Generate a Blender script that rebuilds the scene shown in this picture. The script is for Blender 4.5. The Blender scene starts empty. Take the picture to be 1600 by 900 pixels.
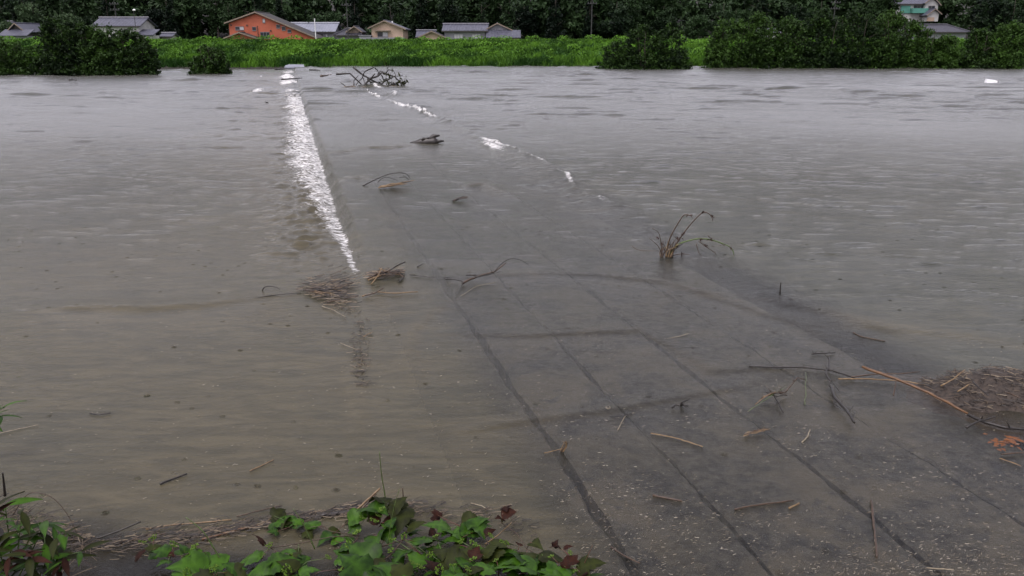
import bpy, math, random
import numpy as np
from mathutils import Vector, Matrix

random.seed(7)
rng = np.random.default_rng(11)
scene = bpy.context.scene
COL = scene.collection

# ------------------------------------------------------------------ camera, sky, sun, exposure
H = 4.0                                  # eye above the river
FPX = 1256.0                             # focal length in pixels of the 1600 px wide photograph
TH = math.atan(385.0 / FPX)              # downward pitch
cam_data = bpy.data.cameras.new('camera')
cam_data.sensor_width = 36.0
cam_data.lens = 36.0 * FPX / 1600.0
cam_data.clip_start = 0.05
cam_data.clip_end = 3000.0
cam = bpy.data.objects.new('camera', cam_data)
COL.objects.link(cam)
cam.location = (0, 0, H)
cam.rotation_euler = (math.radians(90) - TH, 0, 0)
scene.camera = cam

SUN_EL, SUN_AZ = math.radians(62), math.radians(-145)
world = bpy.data.worlds.new('World')
scene.world = world
world.use_nodes = True
wn = world.node_tree
wn.nodes.clear()
sky = wn.nodes.new('ShaderNodeTexSky')
sky.sky_type = 'NISHITA'
sky.sun_disc = False
sky.sun_elevation = SUN_EL
sky.sun_rotation = SUN_AZ
sky.air_density = 1.6
sky.dust_density = 3.0
hs = wn.nodes.new('ShaderNodeHueSaturation')      # an overcast sky: the same daylight, greyed by cloud
hs.inputs['Saturation'].default_value = 0.30
bg = wn.nodes.new('ShaderNodeBackground')
bg.inputs['Strength'].default_value = 0.14
wo = wn.nodes.new('ShaderNodeOutputWorld')
wn.links.new(sky.outputs[0], hs.inputs['Color'])
tint = wn.nodes.new('ShaderNodeMix'); tint.data_type = 'RGBA'; tint.blend_type = 'MULTIPLY'
tint.inputs['Factor'].default_value = 1.0
tint.inputs['B'].default_value = (1.025, .942, 1.015, 1)      # cool violet grey of rain cloud
wn.links.new(hs.outputs[0], tint.inputs['A'])
wn.links.new(tint.outputs['Result'], bg.inputs['Color'])
wn.links.new(bg.outputs[0], wo.inputs['Surface'])

sun_data = bpy.data.lights.new('sun', 'SUN')
sun_data.energy = 1.0
sun_data.angle = math.radians(40)
sun_data.color = (1.0, 0.97, 0.94)
sun = bpy.data.objects.new('sun', sun_data)
COL.objects.link(sun)
sun.rotation_euler = (math.radians(28), 0, math.radians(-35))

vs = scene.view_settings
vs.view_transform = 'Standard'
vs.look = 'None'
vs.exposure = 0.9
vs.gamma = 1.0
vs.use_curve_mapping = False
scene.cycles.use_denoising = True
scene.cycles.denoising_prefilter = 'ACCURATE'
scene.cycles.max_bounces = 8
scene.cycles.transparent_max_bounces = 12
scene.cycles.sample_clamp_indirect = 4.0

# ------------------------------------------------------------------ helpers
CT, ST = math.cos(TH), math.sin(TH)


def ray(px, py):
    vx, vy = (px - 800) / FPX, (450 - py) / FPX
    return vx, CT + vy * ST, -ST + vy * CT


def P(px, py, z=0.0):
    """point of the horizontal plane at height z that is seen at a photograph pixel"""
    x, y, d = ray(px, py)
    t = (z - H) / d
    return Vector((x * t, y * t, z))


def Q(px, py, Y):
    """point at distance Y up or down the river plain that is seen at a photograph pixel"""
    x, y, d = ray(px, py)
    t = Y / y
    return Vector((x * t, Y, H + d * t))


def tag(o, label=None, cat=None, group=None, kind=None):
    if label: o['label'] = label
    if cat: o['category'] = cat
    if group: o['group'] = group
    if kind: o['kind'] = kind
    return o


def empty(name, loc=(0, 0, 0), label=None, cat=None, group=None, kind=None):
    o = bpy.data.objects.new(name, None)
    o.location = loc
    o.empty_display_size = 0.2
    COL.objects.link(o)
    return tag(o, label, cat, group, kind)


def link_mesh(name, me, parent=None, loc=None):
    o = bpy.data.objects.new(name, me)
    COL.objects.link(o)
    if loc is not None: o.location = loc
    if parent is not None: o.parent = parent
    return o


def np_mesh(name, V, F, mat=None, smooth=False, attrs=None, mat_idx=None):
    V = np.asarray(V, dtype=np.float32)
    F = np.asarray(F, dtype=np.int32)
    me = bpy.data.meshes.new(name)
    k = F.shape[1]
    me.vertices.add(len(V)); me.vertices.foreach_set('co', V.ravel())
    me.loops.add(F.size); me.loops.foreach_set('vertex_index', F.ravel())
    me.polygons.add(len(F))
    me.polygons.foreach_set('loop_start', np.arange(0, F.size, k, dtype=np.int32))
    if mat is not None:
        for m in (mat if isinstance(mat, (list, tuple)) else [mat]): me.materials.append(m)
    if mat_idx is not None:
        me.polygons.foreach_set('material_index', np.asarray(mat_idx, dtype=np.int32))
    me.update(calc_edges=True)
    me.polygons.foreach_set('use_smooth', np.full(len(F), smooth, dtype=bool))
    for an, av in (attrs or {}).items():
        a = me.attributes.new(an, 'FLOAT', 'POINT')
        a.data.foreach_set('value', np.asarray(av, dtype=np.float32))
    me.validate()
    return me


class MB:
    """collects boxes, prisms and tubes; build() links them as one mesh object"""
    def __init__(s): s.v, s.f = [], []

    def poly(s, pts, faces):
        b = len(s.v)
        s.v += [tuple(p) for p in pts]
        s.f += [tuple(b + i for i in f) for f in faces]
        return s

    def box(s, x0, x1, y0, y1, z0, z1):
        return s.poly([(x0, y0, z0), (x1, y0, z0), (x1, y1, z0), (x0, y1, z0), (x0, y0, z1), (x1, y0, z1), (x1, y1, z1), (x0, y1, z1)],
                      [(0, 3, 2, 1), (4, 5, 6, 7), (0, 1, 5, 4), (1, 2, 6, 5), (2, 3, 7, 6), (3, 0, 4, 7)])

    def prism(s, prof, y0, y1):
        """profile of (x, z) points extruded along y"""
        n = len(prof)
        pts = [(x, y0, z) for x, z in prof] + [(x, y1, z) for x, z in prof]
        fs = [tuple(range(n)), tuple(range(2 * n - 1, n - 1, -1))]
        fs += [(i, i + n, (i + 1) % n + n, (i + 1) % n) for i in range(n)]
        return s.poly(pts, fs)

    def tube(s, pts, radii, sides=6):
        pts = [Vector(p) for p in pts]
        n = len(pts)
        if not isinstance(radii, (list, tuple)): radii = [radii] * n
        if len(radii) == 2 and n > 2:
            radii = [radii[0] + (radii[1] - radii[0]) * i / (n - 1) for i in range(n)]
        b = len(s.v)
        up = Vector((0.3, 0.2, 1)).normalized()
        for i, p in enumerate(pts):
            t = (pts[min(i + 1, n - 1)] - pts[max(i - 1, 0)])
            t = t.normalized() if t.length > 1e-9 else Vector((0, 0, 1))
            a = t.cross(up)
            if a.length < 1e-3: a = t.cross(Vector((1, 0, 0)))
            a.normalize(); c = t.cross(a)
            for k in range(sides):
                w = 2 * math.pi * k / sides
                s.v.append(tuple(p + (a * math.cos(w) + c * math.sin(w)) * radii[i]))
        for i in range(n - 1):
            for k in range(sides):
                k2 = (k + 1) % sides
                s.f.append((b + i * sides + k, b + i * sides + k2, b + (i + 1) * sides + k2, b + (i + 1) * sides + k))
        s.f.append(tuple(b + k for k in range(sides))[::-1])
        s.f.append(tuple(b + (n - 1) * sides + k for k in range(sides)))
        return s

    def mesh(s, name, mat, smooth=False):
        me = bpy.data.meshes.new(name)
        me.from_pydata(s.v, [], s.f)
        for m in (mat if isinstance(mat, (list, tuple)) else [mat]): me.materials.append(m)
        if smooth: me.polygons.foreach_set('use_smooth', [True] * len(me.polygons))
        me.update()
        return me

    def build(s, name, mat, parent=None, smooth=False, loc=None):
        """vertices are world coordinates; under a parent Empty they are moved to its frame"""
        o = link_mesh(name, s.mesh(name, mat, smooth), parent)
        if parent is not None:
            off = Vector((0, 0, 0)); q = parent
            while q is not None: off += q.location; q = q.parent
            o.data.transform(Matrix.Translation(-off))
        return o


# ------------------------------------------------------------------ materials
def ramp_mix(nt, fac, c0, c1):
    m = nt.nodes.new('ShaderNodeMix'); m.data_type = 'RGBA'
    if fac is not None: nt.links.new(fac, m.inputs['Factor'])
    for sock, c in ((m.inputs['A'], c0), (m.inputs['B'], c1)):
        if isinstance(c, tuple): sock.default_value = (*c, 1)
        else: nt.links.new(c, sock)
    return m.outputs['Result']


def noise(nt, scale, detail=4, rough=0.55, vec=None, dist=0.0):
    n = nt.nodes.new('ShaderNodeTexNoise')
    n.inputs['Scale'].default_value = scale
    n.inputs['Detail'].default_value = detail
    n.inputs['Roughness'].default_value = rough
    n.inputs['Distortion'].default_value = dist
    if vec is not None: nt.links.new(vec, n.inputs['Vector'])
    return n.outputs['Fac']


def contrast(nt, sock, lo, hi):
    m = nt.nodes.new('ShaderNodeMapRange'); m.clamp = True
    m.interpolation_type = 'SMOOTHSTEP'
    nt.links.new(sock, m.inputs['Value'])
    m.inputs['From Min'].default_value = lo; m.inputs['From Max'].default_value = hi
    return m.outputs['Result']


def math_node(nt, op, a, b=None):
    m = nt.nodes.new('ShaderNodeMath'); m.operation = op; m.use_clamp = False
    for i, v in enumerate((a, b)):
        if v is None: continue
        if isinstance(v, (int, float)): m.inputs[i].default_value = v
        else: nt.links.new(v, m.inputs[i])
    return m.outputs[0]


def objcoord(nt, scale=(1, 1, 1), rotz=0.0, geo=False):
    if geo:
        src = nt.nodes.new('ShaderNodeNewGeometry').outputs['Position']
    else:
        src = nt.nodes.new('ShaderNodeTexCoord').outputs['Object']
    m = nt.nodes.new('ShaderNodeMapping')
    m.inputs['Scale'].default_value = scale
    m.inputs['Rotation'].default_value = (0, 0, rotz)
    nt.links.new(src, m.inputs['Vector'])
    return m.outputs['Vector']


def bump(nt, height, strength=0.3, dist=0.02, normal=None):
    b = nt.nodes.new('ShaderNodeBump')
    b.inputs['Strength'].default_value = strength
    b.inputs['Distance'].default_value = dist
    nt.links.new(height, b.inputs['Height'])
    if normal is not None: nt.links.new(normal, b.inputs['Normal'])
    return b.outputs['Normal']


def attr(nt, name):
    a = nt.nodes.new('ShaderNodeAttribute'); a.attribute_name = name
    return a.outputs['Fac']


def new_mat(name):
    m = bpy.data.materials.new(name); m.use_nodes = True
    nt = m.node_tree
    return m, nt, nt.nodes['Principled BSDF']


def mat(name, c0, c1=None, scale=8.0, rough=0.7, bumpd=0.0, spec=0.5, detail=5):
    m, nt, p = new_mat(name)
    c1 = c1 or tuple(x * 0.7 for x in c0)
    n = noise(nt, scale, detail, 0.6, objcoord(nt))
    nt.links.new(ramp_mix(nt, contrast(nt, n, 0.3, 0.7), c0, c1), p.inputs['Base Color'])
    p.inputs['Roughness'].default_value = rough
    p.inputs['Specular IOR Level'].default_value = spec
    if bumpd: nt.links.new(bump(nt, n, 0.6, bumpd), p.inputs['Normal'])
    return m


def leaf_mat(name, dark, light, tone='tone', rand=0.25, rough=0.55, trans=0.15, spec=.12, mottle=0.0):
    m, nt, p = new_mat(name)
    fac = attr(nt, tone)
    oi = nt.nodes.new('ShaderNodeObjectInfo')
    r = math_node(nt, 'MULTIPLY', math_node(nt, 'SUBTRACT', oi.outputs['Random'], 0.5), rand * 2)
    f = nt.nodes.new('ShaderNodeClamp')
    if mottle:
        r = math_node(nt, 'ADD', r, math_node(nt, 'MULTIPLY', math_node(nt, 'SUBTRACT', noise(nt, 5, 6, .65, objcoord(nt)), .5), mottle))
    nt.links.new(math_node(nt, 'ADD', fac, r), f.inputs[0])
    col = ramp_mix(nt, f.outputs[0], dark, light)
    p.inputs['Roughness'].default_value = rough
    p.inputs['Specular IOR Level'].default_value = spec
    nt.links.new(col, p.inputs['Base Color'])
    if trans:
        tr = nt.nodes.new('ShaderNodeBsdfTranslucent')
        nt.links.new(col, tr.inputs['Color'])
        mx = nt.nodes.new('ShaderNodeMixShader'); mx.inputs[0].default_value = trans
        nt.links.new(p.outputs[0], mx.inputs[1]); nt.links.new(tr.outputs[0], mx.inputs[2])
        nt.links.new(mx.outputs[0], nt.nodes['Material Output'].inputs['Surface'])
    return m


M = {}
M['bark'] = mat('bark', (.045, .035, .026), (.02, .016, .012), 12, .85, .01)
M['wet_wood'] = mat('wet_wood', (.019, .014, .010), (.007, .006, .005), 30, .45, .004)
M['brown_wood'] = mat('brown_wood', (.062, .036, .019), (.025, .015, .009), 40, .5, .003)
M['reed_tan'] = mat('reed_tan', (.186, .124, .056), (.099, .059, .025), 25, .5, .002)
M['reed_orange'] = mat('reed_orange', (.115, .055, .018), (.06, .028, .011), 20, .5, .002)
M['straw'] = mat('straw', (.260, .223, .155), (.124, .099, .062), 30, .6)
M['soil'] = mat('soil', (.046, .034, .025), (.019, .014, .011), 16, .85, .03)
M['green_stem'] = mat('green_stem', (.07, .12, .025), (.05, .06, .02), 20, .5)
M['red_stem'] = mat('red_stem', (.10, .03, .02), (.05, .03, .015), 20, .5)
M['plaster_red'] = mat('plaster_red', (.33, .085, .045), (.27, .068, .036), .8, .85)
M['plaster_cream'] = mat('plaster_cream', (.36, .27, .205), (.30, .22, .165), .8, .85)
M['plaster_white'] = mat('plaster_white', (.42, .42, .41), (.33, .33, .32), .8, .85)
M['siding_grey'] = mat('siding_grey', (.19, .19, .215), (.15, .15, .17), .8, .8)
M['siding_teal'] = mat('siding_teal', (.06, .22, .17), (.05, .16, .13), .8, .7)
M['tile_blue'] = mat('tile_blue', (.062, .064, .088), (.036, .037, .052), 1.5, .45)
M['tile_dark'] = mat('tile_dark', (.035, .034, .045), (.02, .02, .026), 1.5, .5)
M['metal_roof'] = mat('metal_roof', (.17, .18, .22), (.13, .14, .17), 1.0, .45)
M['fascia'] = mat('fascia', (.19, .15, .115), (.13, .10, .08), 2, .8)
M['dark_trim'] = mat('dark_trim', (.03, .026, .024), (.02, .018, .016), 4, .7)
M['frame_grey'] = mat('frame_grey', (.14, .14, .15), (.10, .10, .11), 4, .5)
M['pole_grey'] = mat('pole_grey', (.035, .035, .035), (.02, .02, .02), 3, .8)
M['pole_white'] = mat('pole_white', (.6, .6, .62), (.5, .5, .5), 3, .6)
M['white_paint'] = mat('white_paint', (.8, .8, .82), (.7, .7, .7), 3, .5)
M['concrete_pale'] = mat('concrete_pale', (.22, .235, .28), (.17, .18, .21), 1.2, .8)
m, nt, p = new_mat('window_glass')
p.inputs['Base Color'].default_value = (.02, .024, .03, 1); p.inputs['Roughness'].default_value = .12
M['glass'] = m
m, nt, p = new_mat('window_curtain')
p.inputs['Base Color'].default_value = (.34, .34, .36, 1); p.inputs['Roughness'].default_value = .25
M['curtain'] = m

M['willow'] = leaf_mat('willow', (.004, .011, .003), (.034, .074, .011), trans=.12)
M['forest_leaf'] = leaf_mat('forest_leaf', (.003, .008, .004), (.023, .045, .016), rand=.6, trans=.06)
M['forest_misted'] = leaf_mat('forest_misted', (.025, .045, .02), (.07, .11, .05), rand=.3, trans=.08)  # paler leaf green: the hillside mist is painted into the colour
M['grass'] = leaf_mat('grass', (.014, .045, .006), (.085, .195, .018), rand=0, trans=.15)
M['vine_green'] = leaf_mat('vine_green', (.010, .028, .003), (.046, .115, .008), rand=.3, rough=.42, trans=.25, spec=.16, mottle=1.2)
M['vine_olive'] = leaf_mat('vine_olive', (.010, .012, .003), (.028, .036, .006), rand=.3, rough=.55, trans=.2, spec=.12, mottle=1.2)
M['vine_red'] = leaf_mat('vine_red', (.009, .004, .003), (.032, .010, .005), rand=.3, rough=.6, trans=.15, spec=.1, mottle=1.2)
M['umbel'] = leaf_mat('umbel', (.05, .095, .010), (.10, .17, .022), rand=.2, trans=.1)


def ground_material():
    m, nt, p = new_mat('mud_and_turf')
    v = objcoord(nt)
    n = noise(nt, .8, 8, .65, v)
    n2 = noise(nt, 9, 6, .6, v)
    mud = ramp_mix(nt, contrast(nt, n2, .35, .65), (.020, .017, .013), (.010, .009, .007))
    turf = ramp_mix(nt, contrast(nt, n, .35, .65), (.028, .09, .010), (.06, .15, .014))
    nt.links.new(ramp_mix(nt, attr(nt, 'turf'), mud, turf), p.inputs['Base Color'])
    p.inputs['Roughness'].default_value = .9
    nt.links.new(bump(nt, n2, .6, .05), p.inputs['Normal'])
    return m


def concrete_material():
    """flood-worn concrete planks: aggregate, silt film and stains"""
    m, nt, p = new_mat('worn_concrete')
    v = objcoord(nt, geo=True)
    big = noise(nt, .9, 6, .6, v, .6)
    mid = noise(nt, 7, 8, .7, v)
    fine = noise(nt, 60, 4, .7, v)
    vor = nt.nodes.new('ShaderNodeTexVoronoi'); vor.inputs['Scale'].default_value = 38
    nt.links.new(v, vor.inputs['Vector'])
    base = ramp_mix(nt, contrast(nt, mid, .36, .66), (.008, .0083, .0076), (.047, .044, .036))
    base = ramp_mix(nt, math_node(nt, 'MULTIPLY', contrast(nt, big, .44, .62), .85), base, (.060, .052, .036))
    spots = contrast(nt, vor.outputs['Distance'], .16, .05)
    base = ramp_mix(nt, math_node(nt, 'MULTIPLY', spots, contrast(nt, fine, .5, .62)), base, (.22, .20, .17))
    dk = contrast(nt, noise(nt, 3.2, 7, .7, v, 1.0), .54, .68)
    base = ramp_mix(nt, math_node(nt, 'MULTIPLY', dk, .85), base, (.016, .017, .018))
    nt.links.new(base, p.inputs['Base Color'])
    p.inputs['Roughness'].default_value = .8
    nt.links.new(bump(nt, math_node(nt, 'ADD', mid, fine), .6, .01), p.inputs['Normal'])
    return m


FLOW = math.radians(15.2)               # the causeway runs 15 degrees left of the view
DX = Vector((-math.sin(FLOW), math.cos(FLOW), 0))
NX = Vector((math.cos(FLOW), math.sin(FLOW), 0))


def water_material():
    m, nt, p = new_mat('flood_water')
    nt.nodes.remove(p)
    foam_a, murk_a, silt_a, calm_a = attr(nt, 'foam'), attr(nt, 'murk'), attr(nt, 'silt'), attr(nt, 'rough')
    # ripples, drawn out a little along the current
    v1 = objcoord(nt, (.55, 1.25, 1), -FLOW)
    v2 = objcoord(nt, (.7, 1.5, 1), -FLOW + .25)
    n1 = noise(nt, 2.6, 5, .62, v1, .8)
    n2 = noise(nt, 11, 5, .65, v2, .5)
    n3 = noise(nt, 42, 3, .6, v2)
    fine_ = math_node(nt, 'ADD', math_node(nt, 'MULTIPLY', n2, .34), math_node(nt, 'MULTIPLY', n3, .12))
    fine_ = math_node(nt, 'MULTIPLY', fine_, math_node(nt, 'ADD', .34, math_node(nt, 'MULTIPLY', calm_a, .46)))
    hsum = math_node(nt, 'ADD', math_node(nt, 'MULTIPLY', n1, math_node(nt, 'MULTIPLY', calm_a, calm_a)), fine_)
    # rain rings
    vr = nt.nodes.new('ShaderNodeTexVoronoi'); vr.inputs['Scale'].default_value = 3.1
    nt.links.new(objcoord(nt), vr.inputs['Vector'])
    ringd = math_node(nt, 'MULTIPLY', vr.outputs['Distance'], 95.0)
    ring = math_node(nt, 'MULTIPLY', math_node(nt, 'SINE', ringd), contrast(nt, vr.outputs['Distance'], .16, .05))
    sep = nt.nodes.new('ShaderNodeSeparateColor'); nt.links.new(vr.outputs['Color'], sep.inputs[0])
    ring = math_node(nt, 'MULTIPLY', ring, contrast(nt, sep.outputs[0], .45, .5))
    hsum = math_node(nt, 'ADD', hsum, math_node(nt, 'MULTIPLY', ring, .16))
    nrm = bump(nt, hsum, 1.0, .07)
    # silt carried by the water: brown clouds in grey
    cl = noise(nt, .55, 6, .6, objcoord(nt, (.5, 1.3, 1), -FLOW), 1.2)
    cl2 = noise(nt, 3.5, 6, .65, objcoord(nt, (.35, 1.4, 1), -FLOW), 1.0)
    grey = ramp_mix(nt, contrast(nt, cl2, .35, .68), (.027, .0285, .020), (.050, .049, .034))
    brown = ramp_mix(nt, contrast(nt, cl2, .35, .68), (.047, .042, .026), (.072, .062, .037))
    silt = ramp_mix(nt, math_node(nt, 'ADD', silt_a, math_node(nt, 'MULTIPLY', math_node(nt, 'SUBTRACT', cl, .5), 1.6)), grey, brown)
    dif = nt.nodes.new('ShaderNodeBsdfDiffuse')
    nt.links.new(silt, dif.inputs['Color']); nt.links.new(nrm, dif.inputs['Normal'])
    tr = nt.nodes.new('ShaderNodeBsdfTransparent')
    tr.inputs['Color'].default_value = (.93, .92, .88, 1)
    body = nt.nodes.new('ShaderNodeMixShader')
    mk = nt.nodes.new('ShaderNodeClamp')
    nt.links.new(math_node(nt, 'ADD', murk_a, math_node(nt, 'MULTIPLY', math_node(nt, 'SUBTRACT', cl, .5),
                 math_node(nt, 'MULTIPLY', math_node(nt, 'SUBTRACT', 1.0, murk_a), .9))), mk.inputs[0])
    nt.links.new(mk.outputs[0], body.inputs[0])
    nt.links.new(tr.outputs[0], body.inputs[1]); nt.links.new(dif.outputs[0], body.inputs[2])
    gl = nt.nodes.new('ShaderNodeBsdfGlossy')
    nt.links.new(math_node(nt, 'ADD', .08, math_node(nt, 'MULTIPLY', attr(nt, 'chop'), .18)), gl.inputs['Roughness'])
    nt.links.new(nrm, gl.inputs['Normal'])
    fr = nt.nodes.new('ShaderNodeFresnel'); fr.inputs['IOR'].default_value = 1.29
    nt.links.new(nrm, fr.inputs['Normal'])
    surf = nt.nodes.new('ShaderNodeMixShader')
    nt.links.new(fr.outputs[0], surf.inputs[0]); nt.links.new(body.outputs[0], surf.inputs[1]); nt.links.new(gl.outputs[0], surf.inputs[2])
    # foam
    f1 = noise(nt, 3.6, 10, .70, objcoord(nt, (.6, 1.5, 1), -FLOW), 2.2)
    f2 = noise(nt, 9, 8, .68, objcoord(nt, (.55, 1.5, 1), -FLOW), 1.6)
    thr = math_node(nt, 'SUBTRACT', math_node(nt, 'ADD', math_node(nt, 'MULTIPLY', f1, .62), math_node(nt, 'MULTIPLY', f2, .38)),
                    math_node(nt, 'SUBTRACT', .80, math_node(nt, 'MULTIPLY', foam_a, .38)))
    fm = contrast(nt, thr, -.01, .12)
    fm = math_node(nt, 'MULTIPLY', fm, contrast(nt, foam_a, .02, .12))
    fd = nt.nodes.new('ShaderNodeBsdfDiffuse')
    fcol = ramp_mix(nt, contrast(nt, f2, .35, .62), (.30, .29, .265), (.80, .80, .79))
    nt.links.new(fcol, fd.inputs['Color'])
    nt.links.new(bump(nt, math_node(nt, 'ADD', f1, f2), 1.0, .06), fd.inputs['Normal'])
    out = nt.nodes.new('ShaderNodeMixShader')
    nt.links.new(fm, out.inputs[0]); nt.links.new(surf.outputs[0], out.inputs[1]); nt.links.new(fd.outputs[0], out.inputs[2])
    nt.links.new(out.outputs[0], nt.nodes['Material Output'].inputs['Surface'])
    return m


M['ground'] = ground_material()
M['concrete'] = concrete_material()
M['water'] = water_material()

# ------------------------------------------------------------------ the ground: near bank, river bed, far levee, plain, hill
UL, UR = 1.25, 7.1                        # edges of the causeway, metres to the right of the eye, across the causeway
SHORE = P(800, 105).y                    # the far water line


def smooth(a, b, x):
    t = np.clip((x - a) / (b - a), 0, 1)
    return t * t * (3 - 2 * t)


def waves2(x, y, n, lo, hi, seed, slope=1.0, dirc=None, spread=math.pi):
    r = np.random.default_rng(seed)
    z = np.zeros_like(x)
    for i in range(n):
        lam = lo * (hi / lo) ** r.random()
        a = (dirc if dirc is not None else 0) + (r.random() * 2 - 1) * spread
        k = 2 * math.pi / lam
        z += slope / k * np.sin(k * (x * math.cos(a) + y * math.sin(a)) + r.random() * 6.283)
    return z * math.sqrt(2.0 / n)


def bank_edge(x):
    """distance at which the near bank meets the water"""
    return np.interp(x, [-40, -8, -4.6, -3.9, -3.0, -1.5, 0, .8, 1.6, 4, 8, 40], [8, 6.4, 6.0, 5.6, 5.0, 4.75, 4.6, 4.4, 3.6, 2.6, 2.0, 0])


def ground_z(x, y):
    bed = -1.1 + .5 * smooth(14, 6, y)
    e = bank_edge(x)
    near = np.where(y < e + 1.2, bed + (.62 + .0) * smooth(1.2, 0, y - e) + .62 * np.clip(e - y, 0, 4.2), bed)
    near = np.minimum(near, 2.4)
    s = y - SHORE
    lev = np.interp(s, [-4, 0, 1.0, 4.5, 9.5, 13, 20, 34, 60, 150, 900], [-1.1, -.12, .45, 2.5, 4.15, 4.15, 1.2, 1.4, 6, 22, 80])
    z = np.where(y > SHORE - 6, np.maximum(lev, -1.1), near)
    return z + np.where(s > 0, .12, .04) * waves2(x, y, 12, 2.0, 9.0, 5, .25)


gy = np.unique(np.concatenate([np.linspace(-60, 1, 16), np.linspace(1, 12, 80), np.linspace(12, SHORE - 8, 40),
                               np.linspace(SHORE - 8, SHORE + 36, 90), np.linspace(SHORE + 36, 420, 50), [700, 1100]]))
gx = np.unique(np.concatenate([np.linspace(-900, -160, 12), np.linspace(-160, -12, 100), np.linspace(-12, 14, 110), np.linspace(14, 160, 100), np.linspace(160, 900, 12)]))
GX, GY = np.meshgrid(gx, gy)
GZ = ground_z(GX, GY)
nx, ny = len(gx), len(gy)


def grid_faces(nx, ny):
    i = np.arange((ny - 1) * (nx - 1)); r, c = i // (nx - 1), i % (nx - 1)
    a = r * nx + c
    return np.stack([a, a + 1, a + nx + 1, a + nx], 1)


turf = smooth(SHORE + .2, SHORE + 1.2, GY) * smooth(SHORE + 36, SHORE + 30, GY)
ground = link_mesh('ground', np_mesh('ground', np.stack([GX, GY, GZ], -1).reshape(-1, 3), grid_faces(nx, ny), M['ground'], True, {'turf': turf.ravel()}))
tag(ground, kind='structure')

# ------------------------------------------------------------------ the river
ROWS, FAR = 860, SHORE + 1.5
wy = 3.0 * (FAR / 3.0) ** (np.arange(ROWS) / (ROWS - 1))
wt = np.unique(np.concatenate([np.linspace(-3.2, -.74, 50), np.linspace(-.74, .74, 640), np.linspace(.74, 3.2, 50)]))
T, WY = np.meshgrid(wt, wy)
WX = T * np.maximum(WY, 6.0)
U = WX * NX.x + WY * NX.y
Vv = WX * DX.x + WY * DX.y


def lowfreq(seed, lo, hi):
    return waves2(WX, WY, 14, lo, hi, seed, 1.0) / (hi / 6.283) * 1.2


def polydist(pts):
    """signed distance to a polyline on the water (positive on its far side) and a fade along it"""
    best = np.full(WX.shape, 9.0); sgn = np.zeros(WX.shape)
    pl = [P(*q) for q in pts]
    x0 = min(q.x for q in pl) - 1.5; x1 = max(q.x for q in pl) + 1.5; y0 = min(q.y for q in pl) - 1.5; y1 = max(q.y for q in pl) + 1.5
    idx = np.where((WX > x0) & (WX < x1) & (WY > y0) & (WY < y1))
    X, Y = WX[idx], WY[idx]
    b = np.full(X.shape, 9.0); s = np.zeros(X.shape); al = np.zeros(X.shape)
    n = len(pl) - 1
    for i in range(n):
        a, c = pl[i], pl[i + 1]
        d = c - a; L2 = d.x * d.x + d.y * d.y
        t = np.clip(((X - a.x) * d.x + (Y - a.y) * d.y) / L2, 0, 1)
        dx, dy = X - (a.x + t * d.x), Y - (a.y + t * d.y)
        dd = np.hypot(dx, dy); up = dd < b
        b = np.where(up, dd, b); s = np.where(up, np.sign(d.x * (Y - a.y) - d.y * (X - a.x)), s); al = np.where(up, (i + t) / n, al)
    fade = np.sin(np.pi * np.clip(al * .96 + .02, 0, 1)) ** .5
    return idx, b * s, fade


near_f = smooth(24, 12, WY)
drop = .32 * smooth(12.8, 21, Vv)
lip = smooth(UL - .30, UL + .06, U + .05 * waves2(WX, WY, 8, .5, 2.5, 21, 1.0))
upst = .05 * smooth(7.5, 11, Vv) + .07 * smooth(13, 24, Vv)
wz = -drop * (1 - lip)
wz += upst * smooth(UR - .15, UR + .55, U + .06 * waves2(WX, WY, 8, .6, 3, 22, 1.0))
wz += -.02 * smooth(UL + 1.2, UL, U) * lip * smooth(13, 20, Vv)
# river waves
rough_patch = .65 + .35 * np.clip(lowfreq(31, 8, 40), -1, 1)
deck = smooth(UL - .2, UL + .5, U) * smooth(UR + .8, UR - .2, U)
amp = (.012 + .066 * smooth(9, 45, WY)) * rough_patch * (1 - .35 * deck)
down = smooth(UL, UL - .5, U)
warpx = .35 * waves2(WX, WY, 8, 2, 7, 41, 1.0)
wav = waves2(WX + warpx, WY, 46, .35, 3.2, 51, 1.0, math.radians(78), 1.15)
wz += amp * wav
wz += .05 * smooth(20, 60, WY) * waves2(WX + warpx, WY, 20, 3, 9, 52, 1.0, math.radians(70), .9)
# short steep chop
def unit(seed, n_, lo, hi, dirc, spread):
    r = np.random.default_rng(seed); z = np.zeros_like(WX)
    for _ in range(n_):
        k = 2 * math.pi / (lo * (hi / lo) ** r.random()); a = dirc + (r.random() * 2 - 1) * spread
        z += np.sin(k * ((WX + warpx) * math.cos(a) + WY * math.sin(a)) + r.random() * 6.283)
    return z * math.sqrt(2.0 / n_)


calmdeck = 1 - .6 * deck
wz += .055 * smooth(20, 50, WY) * rough_patch * calmdeck * np.clip(unit(53, 26, .7, 2.4, math.radians(84), .38) - .75, 0, 2.2) ** 1.25
wz += .10 * smooth(30, 70, WY) * rough_patch * np.clip(unit(54, 24, 1.6, 4.5, math.radians(84), .35) - .8, 0, 2.2) ** 1.25
wz += .003 * smooth(40, 10, WY) * np.clip(unit(55, 30, .12, .5, math.radians(72), .6) - .7, 0, 2.2) ** 1.2 * (.4 + .6 * rough_patch) * (1 - .6 * smooth(UR, UR + 1, U))
wz += .016 * smooth(8, 15, WY) * smooth(50, 28, WY) * (.3 + .7 * rough_patch) * (1 - .45 * deck) * np.clip(unit(56, 28, .22, .8, math.radians(82), .34) - .95, 0, 2.2) ** 1.2
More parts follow.
